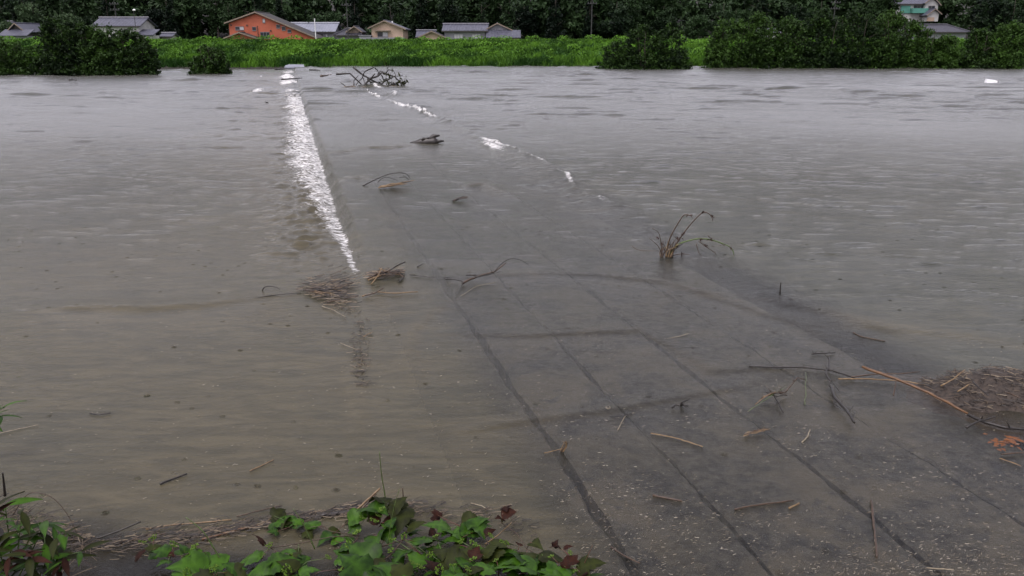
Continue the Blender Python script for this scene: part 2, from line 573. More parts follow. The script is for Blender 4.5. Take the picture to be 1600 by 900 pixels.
# roller below the lip
roll = smooth(UL - .25, UL - .6, U) * smooth(UL - 2.6, UL - .9, U) * smooth(13.0, 18, Vv)
turb = waves2(WX, WY, 40, .16, .8, 61, 1.0)
wz += roll * (.07 + .38 * turb + .05 * waves2(WX, WY, 16, .8, 3, 62, 1.0))
tail = smooth(UL - .3, UL - 1.0, U) * smooth(UL - 8, UL - 2, U) * smooth(13, 20, Vv)
wz += tail * .075 * waves2(WX, WY, 30, .4, 1.8, 63, 1.0)
# standing wave along the upstream edge
uc = U - (7.75 + .25 * waves2(WX, WY, 6, 4, 14, 71, .5))
patch = np.clip(.35 + 1.1 * lowfreq(72, 3, 12), 0, 1) * smooth(17, 24, Vv) * smooth(120, 70, Vv)
crest = np.exp(-(uc / .28) ** 2)
wz += crest * patch * (.10 + .18 * waves2(WX, WY, 20, .25, .9, 73, 1.0))
wz += .035 * np.exp(-((uc + .9) / .5) ** 2) * smooth(15, 22, Vv) * waves2(WX, WY, 16, .3, 1.2, 74, 2.0)
# wave fronts that wander over the shallow deck
fronts = [([(700, 433), (850, 426), (940, 430), (1040, 441), (1130, 468), (1240, 505), (1330, 548)], .035, .16),
          ([(700, 522), (760, 523), (830, 524), (920, 519), (1000, 517), (1060, 546), (1110, 580), (1180, 576), (1260, 572)], .030, .12),
          ([(720, 676), (780, 664), (850, 655), (960, 640), (1060, 622), (1150, 606), (1230, 582)], .024, .09),
          ([(650, 606), (641, 560), (645, 520), (680, 487), (720, 462)], .022, .09),
          ([(60, 482), (150, 479), (230, 482), (320, 476), (420, 462)], .05, .2),
          ([(504, 241), (540, 238), (575, 231), (610, 231), (650, 226)], .10, .35),
          ([(540, 282), (560, 278), (590, 283)], .07, .3),
          ([(730, 288), (755, 292), (790, 305)], .12, .35),
          ([(520, 152), (560, 150), (600, 152)], .1, .8),
          ([(590, 190), (610, 186), (625, 190)], .12, .7),
          ([(560, 566), (545, 590), (560, 640), (552, 690)], .015, .08),
          ([(1280, 505), (1400, 515), (1520, 528), (1620, 545)], .02, .2),
          ([(1080, 455), (1200, 470), (1330, 500), (1460, 540)], .02, .18)]
crests = [([(556, 138), (575, 146), (600, 155), (650, 172), (700, 193), (738, 213)], .13, .18, .92),
          ([(738, 217), (768, 226), (805, 238), (840, 253), (872, 270)], .11, .15, .92), ([(868, 268), (885, 274), (893, 287), (900, 303)], .07, .13, .8),
          ([(900, 300), (940, 315), (985, 332)], .04, .2, .6), ([(405, 134), (412, 140), (430, 141)], .2, 1.0, .7), ([(448, 112), (452, 120), (455, 130)], .2, .7, .75),
          ([(478, 104.8), (490, 106), (505, 111)], .15, 1.2, .6), ([(508, 113), (520, 118), (545, 130)], .15, 1.0, .6)]
fm_extra = np.zeros_like(WX); silt_extra = np.zeros_like(WX)
for pts, hh, ww in fronts:
    idx, sd, fade = polydist(pts)
    w = np.where(sd > 0, ww * 1.8, ww * .75)
    prof = np.exp(-(sd / w) ** 2) * fade
    wz[idx] += hh * prof
    silt_extra[idx] += .55 * np.exp(-(sd / (ww * 1.2)) ** 2) * fade
for pts in (fronts[5], fronts[7], fronts[9]):
    idx, sd, fade = polydist(pts[0]); fm_extra[idx] += (.55 if pts is not fronts[5] else .22) * np.exp(-((sd + pts[2] * .5) / (pts[2] * .8)) ** 2) * fade

for pts, hh, ww, ff in crests:
    idx, sd, fade = polydist(pts)
    jag = 1 + .8 * waves2(WX[idx], WY[idx], 14, .3, 1.5, 75, 2.0)
    wz[idx] += hh * np.exp(-(sd / np.where(sd > 0, ww * .6, ww)) ** 2) * fade * np.clip(jag, .2, 2)
    fm_extra[idx] += ff * np.exp(-((sd + ww * .3) / (ww * .9)) ** 2) * fade * np.clip(.9 + .4 * waves2(WX[idx], WY[idx], 10, 2.0, 9, 76, 1.0), .35, 1.2)
    fm_extra[idx] += .50 * ff * np.exp(-((sd + ww * 3.0) / (ww * 2.6)) ** 2) * fade
# attributes: foam, turbidity over the bed, silt, ripple strength
streak = np.clip(.5 + 1.2 * waves2(WX * .35 + WY * .1, WY, 20, .4, 2.5, 81, 1.0) / .25, 0, 1)
wid = .16 + 1.45 * smooth(14, 32, Vv) + .30 * smooth(15, 22, Vv) * waves2(WX, WY, 10, .6, 3.5, 82, 1.0)
ue = U + .07 * waves2(WX, WY, 14, .25, 1.6, 84, 1.6)
fl = smooth(UL - .10, UL - .30, ue) * (.36 * smooth(UL - .3 - wid * 2.8, UL - .3 - wid, U) + .58 * smooth(UL - .25 - wid * 1.25, UL - .25 - wid * .40, U)) * smooth(12.4, 15.0, Vv)
fl *= 1 - .75 * smooth(66, 74, Vv) * np.clip(.5 + lowfreq(83, 4, 14), 0, 1)
ft = .40 * smooth(UL - .6, UL - 1.2, U) * smooth(UL - 9, UL - 2, U) * streak * smooth(14, 24, Vv) * smooth(130, 60, Vv)
fr_ = crest * patch * .95 + .45 * np.exp(-((uc + .7) / .55) ** 2) * patch * streak
foam = np.clip(np.maximum.reduce([fl, ft, fr_]) + fm_extra, 0, 1)
foam *= smooth(SHORE + 2, SHORE - 2, WY)
foam += .16 * smooth(25, 60, WY) * np.clip(lowfreq(85, 3, 9) - .55, 0, 1)

murk_deck = np.clip(.04 + .040 * (Vv - 5.0), .05, 1)
silted = smooth(2.42, 1.75, U + .12 * waves2(WX, WY, 8, .6, 3, 87, 1.0))
murk = murk_deck + (1 - murk_deck) * .82 * silted
murk = np.where(U < UL, np.maximum(murk, .97), murk)
murk = np.maximum(murk, smooth(UR - .1, UR + 1.3, U) * .985)
quiet = smooth(.7, .2, WY - bank_edge(WX) - .35) * smooth(1.2, .2, WX) * smooth(-4.2, -3.2, WX)
murk = murk * (1 - .85 * quiet)
silt = .30 + .30 * smooth(9, 1, U) * near_f + .30 * silted * near_f + .5 * tail + .25 * roll - .25 * smooth(30, 60, WY) * (1 - tail)
silt -= .30 * smooth(UR, UR + 1.5, U)
silt -= .22 * deck * smooth(8, 13, WY)
silt = np.clip(silt + silt_extra, 0, 1.4)
ripple = (.26 + .74 * smooth(7, 28, WY)) * (1 - .55 * quiet) * (.35 + .65 * rough_patch)
V3 = np.stack([WX, WY, wz], -1).reshape(-1, 3)
river = link_mesh('river', np_mesh('river', V3, grid_faces(len(wt), ROWS), M['water'], True,
                                   {'foam': foam.ravel(), 'murk': murk.ravel(), 'silt': silt.ravel(), 'rough': ripple.ravel(), 'chop': smooth(5, 45, WY).ravel()}))
tag(river, kind='structure')

# ------------------------------------------------------------------ the causeway: long concrete planks side by side
def uv_pt(u, v, z): return NX * u + DX * v + Vector((0, 0, z))


causeway = empty('causeway', uv_pt(4, 20, -.5)); tag(causeway, kind='structure')
joints = [UL, 2.42, 3.46, 4.75, 5.95, UR]
gaps = [0, .075, .036, .048, .04, 0]
for i in range(5):
    u0, u1 = joints[i] + gaps[i] / 2, joints[i + 1] - gaps[i + 1] / 2
    zt = [-.085, -.060, -.064, -.058, -.063][i]
    b = MB()
    pts, fs = [], []
    n = 260
    r = random.Random(i)
    for k in range(n + 1):
        v = 1.0 + 31.0 * k / n
        e0 = .016 * math.sin(v * 1.9 + i) + .012 * math.sin(v * 5.3 + 2 * i) + r.uniform(-.012, .012); e1 = .016 * math.sin(v * 1.6 + 2 + i) + .012 * math.sin(v * 6.1 + i) + r.uniform(-.012, .012)
        sag = -.006 * (v - 6)
        for (u, z) in ((u0 + e0, -.4), (u0 + e0, zt - .02 + sag), (u0 + e0 + .03, zt + sag), (u1 + e1 - .03, zt + sag), (u1 + e1, zt - .02 + sag), (u1 + e1, -.4)):
            pts.append(uv_pt(u, v, z))
    for k in range(n):
        for j in range(5):
            a = k * 6 + j
            fs.append((a, a + 1, a + 7, a + 6))
    fs += [tuple(range(6)), tuple(range(n * 6 + 5, n * 6 - 1, -1))]
    b.poly(pts, fs).build('slab', M['concrete'], causeway)
far = [uv_pt(UL, 32.02, -.3), uv_pt(UR, 32.02, -.3), uv_pt(UR, SHORE / math.cos(FLOW) + 1, -.3), uv_pt(UL, SHORE / math.cos(FLOW) + 1, -.3)]
MB().poly(far + [q - Vector((0, 0, .4)) for q in far], [(0, 1, 2, 3), (7, 6, 5, 4), (0, 4, 5, 1), (1, 5, 6, 2), (2, 6, 7, 3), (3, 7, 4, 0)]).build('deck', M['concrete'], causeway)
under = [uv_pt(UL + .02, 1.0, -.401), uv_pt(UR - .02, 1.0, -.401), uv_pt(UR - .02, 32, -.5), uv_pt(UL + .02, 32, -.5)]
MB().poly(under + [q - Vector((0, 0, .3)) for q in under], [(0, 1, 2, 3), (7, 6, 5, 4), (0, 4, 5, 1), (1, 5, 6, 2), (2, 6, 7, 3), (3, 7, 4, 0)]).build('bedding', M['soil'], causeway)
# the ramp that leaves the water on the far side
a, b_, c, d = P(447, 105.0), P(478, 105.0), Q(474, 99.5, SHORE + 2.2), Q(450, 99.5, SHORE + 2.2)
top = [a + Vector((0, -1, .1)), b_ + Vector((0, -1, .1)), c + Vector((0, 0, .15)), d + Vector((0, 0, .15))]
ramp = MB().poly(top + [q - Vector((0, 0, .5)) for q in top], [(0, 1, 2, 3), (7, 6, 5, 4), (0, 4, 5, 1), (1, 5, 6, 2), (2, 6, 7, 3), (3, 7, 4, 0)]).build('ramp_road', M['concrete_pale'])
tag(ramp, kind='structure')

# ------------------------------------------------------------------ grass of the far levee
def blade_field(name, X, Y, Z, hgt, wid, tone, mt, lean=.35):
    n = len(X)
    ang = rng.random(n) * 6.283
    lx, ly = rng.normal(0, lean, n) * hgt, rng.normal(0, lean, n) * hgt
    dx, dy = np.cos(ang) * wid / 2, np.sin(ang) * wid / 2
    b0 = np.stack([X - dx, Y - dy, Z], 1); b1 = np.stack([X + dx, Y + dy, Z], 1)
    m0 = np.stack([X + dx * .8 + lx * .4, Y + dy * .8 + ly * .4, Z + hgt * .6], 1)
    m1 = np.stack([X - dx * .8 + lx * .4, Y - dy * .8 + ly * .4, Z + hgt * .6], 1)
    t = np.stack([X + lx, Y + ly, Z + hgt], 1)
    V = np.stack([b0, b1, m0, m1, t], 1).reshape(-1, 3)
    i = np.arange(n) * 5
    F = np.concatenate([np.stack([i, i + 1, i + 2], 1), np.stack([i, i + 2, i + 3], 1), np.stack([i + 3, i + 2, i + 4], 1)])
    tv = np.repeat(tone, 5)
    return np_mesh(name, V, F, mt, False, {'tone': np.clip(tv, 0, 1)})


n = 120000
X = rng.uniform(-112, 112, n); Y = SHORE + .1 + 11.5 * rng.random(n) ** 1.05
keep = ~((np.abs(X - (P(462, 105).x)) < 1.5) & (Y < SHORE + .9))
X, Y = X[keep], Y[keep]; n = len(X)
Z = ground_z(X, Y) - .05
pat = waves2(X, Y * 2.2, 14, 3, 16, 91, 1.0) / 1.1
pat2 = waves2(X, Y, 14, .8, 3, 92, 1.0) / .25
s = Y - SHORE
reeds = smooth(3.2, 1.2, s)
tone = .40 + .30 * pat + .14 * pat2 + rng.normal(0, .14, n) - .18 * reeds + .1 * smooth(5, 9, s)
hgt = (.42 + .14 * np.clip(pat2, -1, 1) + .45 * reeds) * rng.uniform(.7, 1.3, n) * (1 - .35 * smooth(8, 10, s))
# low leafy weeds in mounds between the grass
m_ = 60000
wxx = rng.uniform(-112, 112, m_); wyy = SHORE + 1.2 + 9.2 * rng.random(m_)
hump = waves2(wxx, wyy, 24, 1.2, 5.0, 93, 1.0) / .45
hz_ = np.clip(.25 + .32 * hump, .02, .95)
zz = ground_z(wxx, wyy) + hz_ * (.55 + .45 * rng.random(m_))
nn = rng.normal(0, 1, (m_, 3)) + np.array([0, -.3, .9]); nn /= np.linalg.norm(nn, axis=1)[:, None]
aa = np.cross(nn, rng.normal(0, 1, (m_, 3))); aa /= np.linalg.norm(aa, axis=1)[:, None]; bb = np.cross(nn, aa)
sz = rng.uniform(.08, .20, m_)[:, None]; pp = np.stack([wxx, wyy, zz], 1)
WV = np.stack([pp - aa * sz, pp + bb * sz * .7, pp + aa * sz, pp - bb * sz * .7], 1).reshape(-1, 3)
wtone = np.clip(.40 + .30 * hump + .20 * waves2(wxx, wyy, 12, 6, 25, 94, 1.0) / 2 + rng.normal(0, .12, m_), 0, 1)  # mound tops lighter, hollows darker: relief shading put into the leaf colour
bank_weeds = link_mesh('weeds', np_mesh('weeds', WV, np.arange(m_ * 4).reshape(-1, 4), M['grass'], False, {'tone': np.repeat(wtone, 4)}))
tag(bank_weeds, 'mounds of leafy weeds between the levee grass', 'weeds', kind='stuff')
levee_grass = link_mesh('grass', blade_field('grass', X, Y, Z, hgt, .09 + .10 * rng.random(n), tone, M['grass']))
tag(levee_grass, 'bright green grass covering the levee across the river', 'grass', kind='stuff')

# ------------------------------------------------------------------ trees
def leaf_cloud(lobes, n, size, seed, flat=.5):
    """lobes: (cx, cy, cz, rx, ry, rz); leaves gathered in clumps through the lobes"""
    r = np.random.default_rng(seed)
    vol = np.array([l[3] * l[4] * l[5] for l in lobes]) ** .75; vol = vol / vol.sum()
    L = np.array(lobes)
    nc = max(30, n // 26)
    li = r.choice(len(lobes), nc, p=vol)
    d = r.normal(0, 1, (nc, 3)); d /= np.linalg.norm(d, axis=1)[:, None]
    rad = r.random(nc) ** .30
    c = L[li, :3] + d * rad[:, None] * L[li, 3:] * r.uniform(.85, 1.13, nc)[:, None]
    ctone = np.clip(.38 + .24 * d[:, 2] * rad + r.normal(0, .17, nc), 0, 1)  # clump tone at random, with light on the upper sides painted in
    ci = r.integers(0, nc, n)
    scale = np.mean(L[:, 3:]) * .17
    p = c[ci] + r.normal(0, 1, (n, 3)) * np.array([scale, scale, scale * .75])
    nrm = r.normal(0, 1, (n, 3)) + np.array([0, 0, flat]); nrm /= np.linalg.norm(nrm, axis=1)[:, None]
    a = np.cross(nrm, r.normal(0, 1, (n, 3))); a /= np.linalg.norm(a, axis=1)[:, None]
    b = np.cross(nrm, a)
    sz = size * r.uniform(.6, 1.4, n)[:, None]
    V = np.stack([p - a * sz, p + b * sz * .45, p + a * sz, p - b * sz * .45], 1).reshape(-1, 3)
    F = np.arange(n * 4).reshape(-1, 4)
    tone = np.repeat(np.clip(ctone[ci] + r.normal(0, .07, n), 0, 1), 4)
    return V, F, tone


def trunk_mb(h, r0, seed, limbs=5, base=-.6, spread=.35, stems=1):
    b = MB(); r = random.Random(seed)
    for s_ in range(stems):
        a0 = r.uniform(0, 6.28); off = 0 if stems == 1 else .5
        x, y = off * math.cos(a0), off * math.sin(a0)
        lean = r.uniform(.03, .12) if stems == 1 else r.uniform(.1, .3)
        pts = [Vector((x + math.cos(a0) * lean * h * t + r.uniform(-.1, .1), y + math.sin(a0) * lean * h * t + r.uniform(-.1, .1), base + (h - base) * t)) for t in (0, .2, .4, .6, .8, 1)]
        b.tube(pts, [r0, r0 * .85, r0 * .66, r0 * .48, r0 * .3, r0 * .12], 7)
        for k in range(limbs):
            t = r.uniform(.3, .85); q = pts[int(t * 5)]
            a = r.uniform(0, 6.28); ln = h * spread * r.uniform(.5, 1)
            e = q + Vector((math.cos(a) * ln, math.sin(a) * ln, ln * r.uniform(.3, .9)))
            b.tube([q, (q + e) / 2 + Vector((0, 0, .1 * ln)), e], [r0 * .35, r0 * .2, r0 * .06], 5)
    return b


def river_bush(name, label, cat, base_px, lobes_px, n, seed, group, stems=4, Yb=None):
    """lobes in pixels: (centre x, top y, half width); the foot stands in the water"""
    foot = P(*base_px) if Yb is None else Vector((Q(base_px[0], base_px[1], Yb).x, Yb, -.1))
    Y = foot.y
    root = empty(name, (foot.x, Y, 0), label, cat, group)
    lobes = []
    for (cx, ty, hw) in lobes_px:
        top = Q(cx, ty, Y); rx = abs(Q(cx + hw, 100, Y).x - Q(cx, 100, Y).x)
        hz = max(top.z, .8) * 1.10 + .3
        lobes.append((top.x - foot.x, random.uniform(-.6, .6), hz * .50, rx, rx * .9, hz * .50))
        lobes.append((top.x - foot.x + rx * random.uniform(-.25, .25), random.uniform(-.6, .2), hz * .22, rx * 1.05, rx, hz * .28))
        lobes.append((top.x - foot.x, -.4, .35, rx * 1.1, rx * 1.1, .55))
        for _ in range(3):
            a_ = random.uniform(-.8, .8); lobes.append((top.x - foot.x + rx * a_, random.uniform(-.8, .5), hz * (.90 - .36 * a_ * a_) , rx * .28, rx * .28, hz * .13))
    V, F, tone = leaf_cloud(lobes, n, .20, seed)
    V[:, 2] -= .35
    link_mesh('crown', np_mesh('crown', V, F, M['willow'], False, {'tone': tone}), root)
    hmax = max(l[2] + l[5] for l in lobes)
    o = link_mesh('trunk', trunk_mb(hmax * .8, .12, seed, 4, -1.0, .3, stems).mesh('trunk', M['bark'], True), root)
    return root


G = 'willows standing in the flood'
river_bush('willow_bush', 'low dark bush cut off by the left edge, standing in water', 'bush', (20, 113), [(5, 62, 30), (45, 78, 24)], 9000, 101, G)
river_bush('willow_bush', 'tallest dark bushy willow in front of the grey-roofed houses', 'bush', (98, 113), [(92, 32, 28), (70, 48, 16), (122, 42, 22)], 15000, 102, G)
river_bush('willow_bush', 'dark willow beneath the white house with blue tiled roof', 'bush', (160, 113), [(150, 46, 24), (178, 46, 20), (160, 70, 36)], 13000, 103, G)
river_bush('willow_bush', 'rounded dark willow beside the white house, right end of left clump', 'bush', (214, 113), [(204, 50, 20), (226, 62, 18)], 9000, 104, G)
river_bush('willow_bush', 'small round bush alone in the water before the levee', 'bush', (327, 112), [(325, 74, 22), (345, 82, 16), (305, 92, 14)], 7000, 105, G)
river_bush('willow_bush', 'broad three-lobed willow bush alone at mid river', 'bush', (1008, 109), [(1004, 46, 28), (1046, 46, 28), (968, 68, 26), (948, 92, 16), (1064, 80, 16)], 20000, 106, G)
for i, (cx, lob, lab) in enumerate([
        (1142, [(1142, 34, 28), (1118, 62, 16)], 'dark leafy tree at the left end of the long willow row'),
        (1188, [(1188, 30, 24)], 'second leafy tree from the left end of the long willow row'),
        (1236, [(1236, 31, 26)], 'third leafy tree from the left end of the long willow row'),
        (1286, [(1284, 26, 28)], 'fourth leafy tree from the left end of the long willow row'),
        (1338, [(1338, 25, 30)], 'fifth leafy tree from the left end of the long willow row'),
        (1392, [(1390, 24, 30)], 'tall leafy tree just left of the teal-balconied house'),
        (1438, [(1434, 40, 24)], 'leafy tree below the teal-balconied house on the hill'),
        (1482, [(1478, 62, 26)], 'low leafy bush directly below the dark hip-roofed house'),
        (1530, [(1534, 52, 26)], 'leafy tree right of the dark hip-roofed house'),
        (1580, [(1584, 40, 32)], 'leafy tree at the right end of the long willow row')]):
    river_bush('willow_tree', lab, 'tree', (cx, 108.2), lob, 9500, 110 + i, 'willows in the long row across the river')

# forest on the hill: prototypes share their meshes
protos = []
for k in range(6):
    r = random.Random(200 + k)
    hgt_ = [13, 15, 12, 16, 14, 11][k]
    if k in (1, 3):       # cedar shape
        lobes = [(r.uniform(-.3, .3), r.uniform(-.3, .3), hgt_ * t, 3.1 * (1.05 - t), 3.1 * (1.05 - t), hgt_ * .15) for t in (.25, .4, .55, .7, .85, .95)]
    else:
        lobes = [(r.uniform(-2.4, 2.4), r.uniform(-2, 2), hgt_ * r.uniform(.35, .8), r.uniform(1.8, 3.0), r.uniform(1.8, 3.0), r.uniform(1.6, 2.6)) for _ in range(7)]
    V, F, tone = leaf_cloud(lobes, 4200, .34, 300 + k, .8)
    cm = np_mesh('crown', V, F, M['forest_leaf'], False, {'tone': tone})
    tm = trunk_mb(hgt_ * .9, .24, 400 + k, 6, -.5, .25).mesh('trunk', M['bark'], True)
    protos.append((cm, tm))
misted_crown = protos[0][0].copy(); misted_crown.materials[0] = M['forest_misted']
rf = random.Random(5)


def forest_tree(x, y, k, s, label, group, pale=False):
    z = float(ground_z(np.array([x]), np.array([y]))[0])
    t = empty('forest_tree', (x, y, z), label, 'tree', group)
    t.rotation_euler = (0, 0, rf.uniform(0, 6.28)); t.scale = (s, s, s * rf.uniform(.9, 1.1))
    link_mesh('crown', misted_crown if pale else protos[k][0], t); link_mesh('trunk', protos[k][1], t)


LAB = 'dark leafy tree at the foot of the wooded hill'
for i in range(44):
    x = -122 + i * 5.7 + rf.uniform(-2, 2)
    y = SHORE + rf.uniform(36, 46)
    if 82 < x * 190 / y < 103: continue
    px_ = 800 + x / y * (CT + .3 * ST) * FPX
    where = next(w for lim, w in ((135, 'behind the leftmost grey roofs'), (275, 'behind the white house with blue tiles'), (352, 'in the gap left of the red house'), (440, 'behind the red house'), (528, 'behind the grey metal-roofed house'),
                 (570, 'behind the small dark house'), (640, 'behind the cream gabled house'), (700, 'behind the small low cream gable'), (762, 'behind the long blue-grey house'), (825, 'behind the rightmost levee house'), (925, 'just left of the thin grey pole'),
                 (1000, 'just right of the thin grey pole'), (1100, 'above the broad three-lobed willow'), (1200, 'above the left end of the willow row'), (1306, 'left of the pole above the willow row'), (1400, 'just left of the teal-balconied house'), (9999, 'right of the teal-balconied house')) if px_ < lim)
    forest_tree(x, y, rf.randrange(6), rf.uniform(.62, .92), 'dark leafy hill-foot tree ' + where, 'dark trees along the foot of the hill')
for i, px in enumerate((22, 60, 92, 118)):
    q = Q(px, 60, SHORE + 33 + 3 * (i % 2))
    forest_tree(q.x, q.y, 0, [.62, .8, .7, .62][i], 'pale green tree with mist put into its leaf colour on the slope behind the leftmost roofs', 'pale trees at the left of the hill', True)
# the wood behind, one mass
Vs, Fs, Ts, off = [], [], [], 0
for i in range(250):
    x = rf.uniform(-150, 150); y = SHORE + 47 + 34 * rf.random() ** 1.5
    if 82 < x * 190 / y < 103 and y < SHORE + 66: continue
    z = float(ground_z(np.array([x]), np.array([y]))[0])
    lobes = [(x + rf.uniform(-3, 3), y + rf.uniform(-2, 2), z + max(3, 12.5 - z * .6) * (k_ + rf.random()) / 5, rf.uniform(2.2, 3.6), rf.uniform(2, 3), rf.uniform(1.8, 2.6)) for k_ in range(5)]
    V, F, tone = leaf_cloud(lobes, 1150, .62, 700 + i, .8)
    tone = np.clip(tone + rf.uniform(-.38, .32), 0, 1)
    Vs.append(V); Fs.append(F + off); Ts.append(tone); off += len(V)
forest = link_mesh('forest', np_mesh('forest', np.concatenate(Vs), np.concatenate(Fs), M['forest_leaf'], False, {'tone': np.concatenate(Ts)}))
tag(forest, 'dark wood rising up the hillside behind the houses', 'forest', kind='stuff')

# ------------------------------------------------------------------ houses
def ribbed_slope(b, p00, p10, p11, p01, n, rise=.045, th=.12):
    """a roof slope (p00,p10 along the eave; p01,p11 along the ridge) with raised tile ribs"""
    p00, p10, p11, p01 = map(Vector, (p00, p10, p11, p01))
    nrm = (p10 - p00).cross(p01 - p00).normalized()
    if nrm.z < 0: nrm = -nrm
    lo = -nrm * th
    pts, fs = [], []
    m = n * 2
    for i in range(m + 1):
        t = i / m
        up = nrm * (rise if i % 2 else 0)
        pts += [p00.lerp(p10, t) + up, p01.lerp(p11, t) + up]
    k = len(pts)
    pts += [p00 + lo, p10 + lo, p11 + lo, p01 + lo]
    for i in range(m): fs.append((2 * i, 2 * i + 2, 2 * i + 3, 2 * i + 1))
    fs += [(k, k + 3, k + 2, k + 1), (0, k, k + 1, 2 * m), (2 * m, k + 1, k + 2, 2 * m + 1), (2 * m + 1, k + 2, k + 3, 1), (1, k + 3, k, 0)]
    b.poly(pts, fs)


def window(parent, x0, x1, z0, z1, y, split=2, pane='glass', bar=.07):
    """frame proud of the wall at y, panes set back in it"""
    b = MB()
    b.box(x0, x1, y - .09, y + .02, z0 - .06, z0 + bar).box(x0, x1, y - .09, y + .02, z1 - bar, z1 + .02)
    w = (x1 - x0) / split
    for i in range(split + 1):
        c = x0 + w * i
        b.box(max(x0, c - bar / 2), min(x1, c + bar / 2), y - .085, y + .02, z0 + bar, z1 - bar)
    f = b.build('window', M['frame_grey'], parent)
    for i in range(split):
        pn = pane if isinstance(pane, str) else pane[i]
        MB().box(x0 + w * i + .02, x0 + w * (i + 1) - .02, y - .04, y - .02, z0 + .02, z1 - .02).build('pane', M[pn], f)
    return f


def wall_gable(parent, prof, y0, y1, m, name='wall'):
    MB().prism(prof, y0, y1).build(name, M[m], parent)


def gable_front(name, label, L, A, R, Y, depth, wall, roof, z0=.4, over=.45, th=.16, group=None, ribs=10, root=None, fascia='fascia'):
    """gable end toward the river: pixels of left eave, apex, right eave"""
    l, a, r = Q(*L, Y), Q(*A, Y), Q(*R, Y)
    root = root or empty(name, (a.x, Y, z0), label, 'house', group)
    ol = (l - a).normalized() * 0; il, ir = l.x + over, r.x - over
    zl = l.z + (a.z - l.z) * over / (a.x - l.x); zr = r.z + (a.z - r.z) * over / (r.x - a.x)
    wall_gable(root, [(il, z0), (ir, z0), (ir, zr - th), (a.x, a.z - th - .02), (il, zl - th)], Y + .5, Y + depth, wall)
    b = MB()
    ribbed_slope(b, (l.x, Y, l.z), (l.x, Y + depth + .5, l.z), (a.x, Y + depth + .5, a.z), (a.x, Y, a.z), ribs, th=th)
    ribbed_slope(b, (r.x, Y, r.z), (r.x, Y + depth + .5, r.z), (a.x, Y + depth + .5, a.z), (a.x, Y, a.z), ribs, th=th)
    rf_ = b.build('roof', M[roof], root)
    MB().tube([(a.x, Y - .06, a.z + .04), (a.x, Y + depth + .56, a.z + .04)], .13, 8).build('ridge_cap', M[roof], rf_)
    for e in (l, r):
        d = .20
        pr = [(e.x, e.z - .16), (a.x, a.z - .16), (a.x, a.z + .06), (e.x, e.z + .06)]
        MB().prism(pr, Y - .10, Y - .012).build('verge_board', M[fascia], rf_)
    return root


def gable_side(name, label, x0, x1, eave, ridge, Y, depth, wall, roof, z0=.4, group=None, ribs=None, root=None, inset=.5, hip=0.0, over=.5):
    """ridge parallel to the river: pixel x of the roof ends, pixel y of eave and ridge"""
    e0, e1 = Q(x0, eave, Y), Q(x1, eave, Y)
    rz = Q(x0, ridge, Y + depth / 2).z; xa, xb = e0.x, e1.x
    root = root or empty(name, ((xa + xb) / 2, Y, z0), label, 'house', group)
    ym = Y + depth / 2; k = hip
    prof = [(Y + over, z0), (Y + depth - over, z0), (Y + depth - over, e0.z + .05), (ym, rz - .25 - (0 if not hip else (rz - e0.z) * .6)), (Y + over, e0.z + .05)]
    wx0, wx1 = xa + inset, xb - inset
    pts = [(wx0, y, z) for y, z in prof] + [(wx1, y, z) for y, z in prof]
    n = 5
    MB().poly(pts, [tuple(range(n))[::-1], tuple(range(n, 2 * n))] + [(i, (i + 1) % n, (i + 1) % n + n, i + n) for i in range(n)]).build('wall', M[wall], root)
    ribs = ribs or max(6, int((xb - xa) / .55))
    b = MB()
    ribbed_slope(b, (xa, Y, e0.z), (xb, Y, e0.z), (xb - k, ym, rz), (xa + k, ym, rz), ribs)
    ribbed_slope(b, (xa, Y + depth, e0.z), (xb, Y + depth, e0.z), (xb - k, ym, rz), (xa + k, ym, rz), ribs)
    if hip:
        ribbed_slope(b, (xa, Y, e0.z), (xa, Y + depth, e0.z), (xa + k, ym + .05, rz), (xa + k, ym - .05, rz), 6)
        ribbed_slope(b, (xb, Y, e0.z), (xb, Y + depth, e0.z), (xb - k, ym + .05, rz), (xb - k, ym - .05, rz), 6)
    rf_ = b.build('roof', M[roof], root)
    MB().tube([(xa + k - .1, ym, rz + .06), (xb - k + .1, ym, rz + .06)], .20, 8).build('ridge_cap', M[roof], rf_)
    if hip:
        for (hx, tx) in ((xa, xa + k), (xb, xb - k)):
            MB().tube([(hx, Y, e0.z + .08), (tx, ym, rz + .08)], .13, 6).build('hip_ridge', M[roof], rf_)
    MB().box(xa, xb, Y - .10, Y - .01, e0.z - .20, e0.z - .02).build('gutter', M['dark_trim'], rf_)
    return root


def lean_to(root, x0, x1, top, bot, Y, depth, roof, wall=None, wall_to=62):
    t0, t1 = Q(x0, top, Y), Q(x1, top, Y); e = Q(x0, bot, Y).z
    b = MB()
    ribbed_slope(b, (t0.x, Y - depth, e), (t1.x, Y - depth, e), (t1.x, Y, t0.z), (t0.x, Y, t0.z), max(4, int((t1.x - t0.x) / .55)))
    r = b.build('lower_roof', M[roof], root)
    if wall: MB().box(t0.x + .3, t1.x - .3, Y - depth + .5, Y - .02, .4, e - .05).build('lower_wall', M[wall], root)
    return r


HY = SHORE + 22


def win_px(root, x0, x1, y0, y1, Y, **k):
    a, b = Q(x0, y1, Y), Q(x1, y0, Y)
    return window(root, a.x, b.x, a.z, b.z, Y, **k)


GH = 'houses behind the levee'
# far-left pair with grey roofs
h = gable_side('house', 'house with pale grey tiled roof cut by the left photo edge', -30, 26, 50, 34, HY + 12, 8, 'siding_grey', 'tile_blue', group=GH, hip=2.0)
h = gable_front('house', 'dark gabled house with wide grey skirt roof, second from the left', (12, 47), (22, 36), (40, 50), HY + 3, 8, 'dark_trim', 'tile_blue', group=GH)
lean_to(h, 8, 54, 46, 56, HY + 3.4, 3.0, 'tile_blue', 'siding_grey')
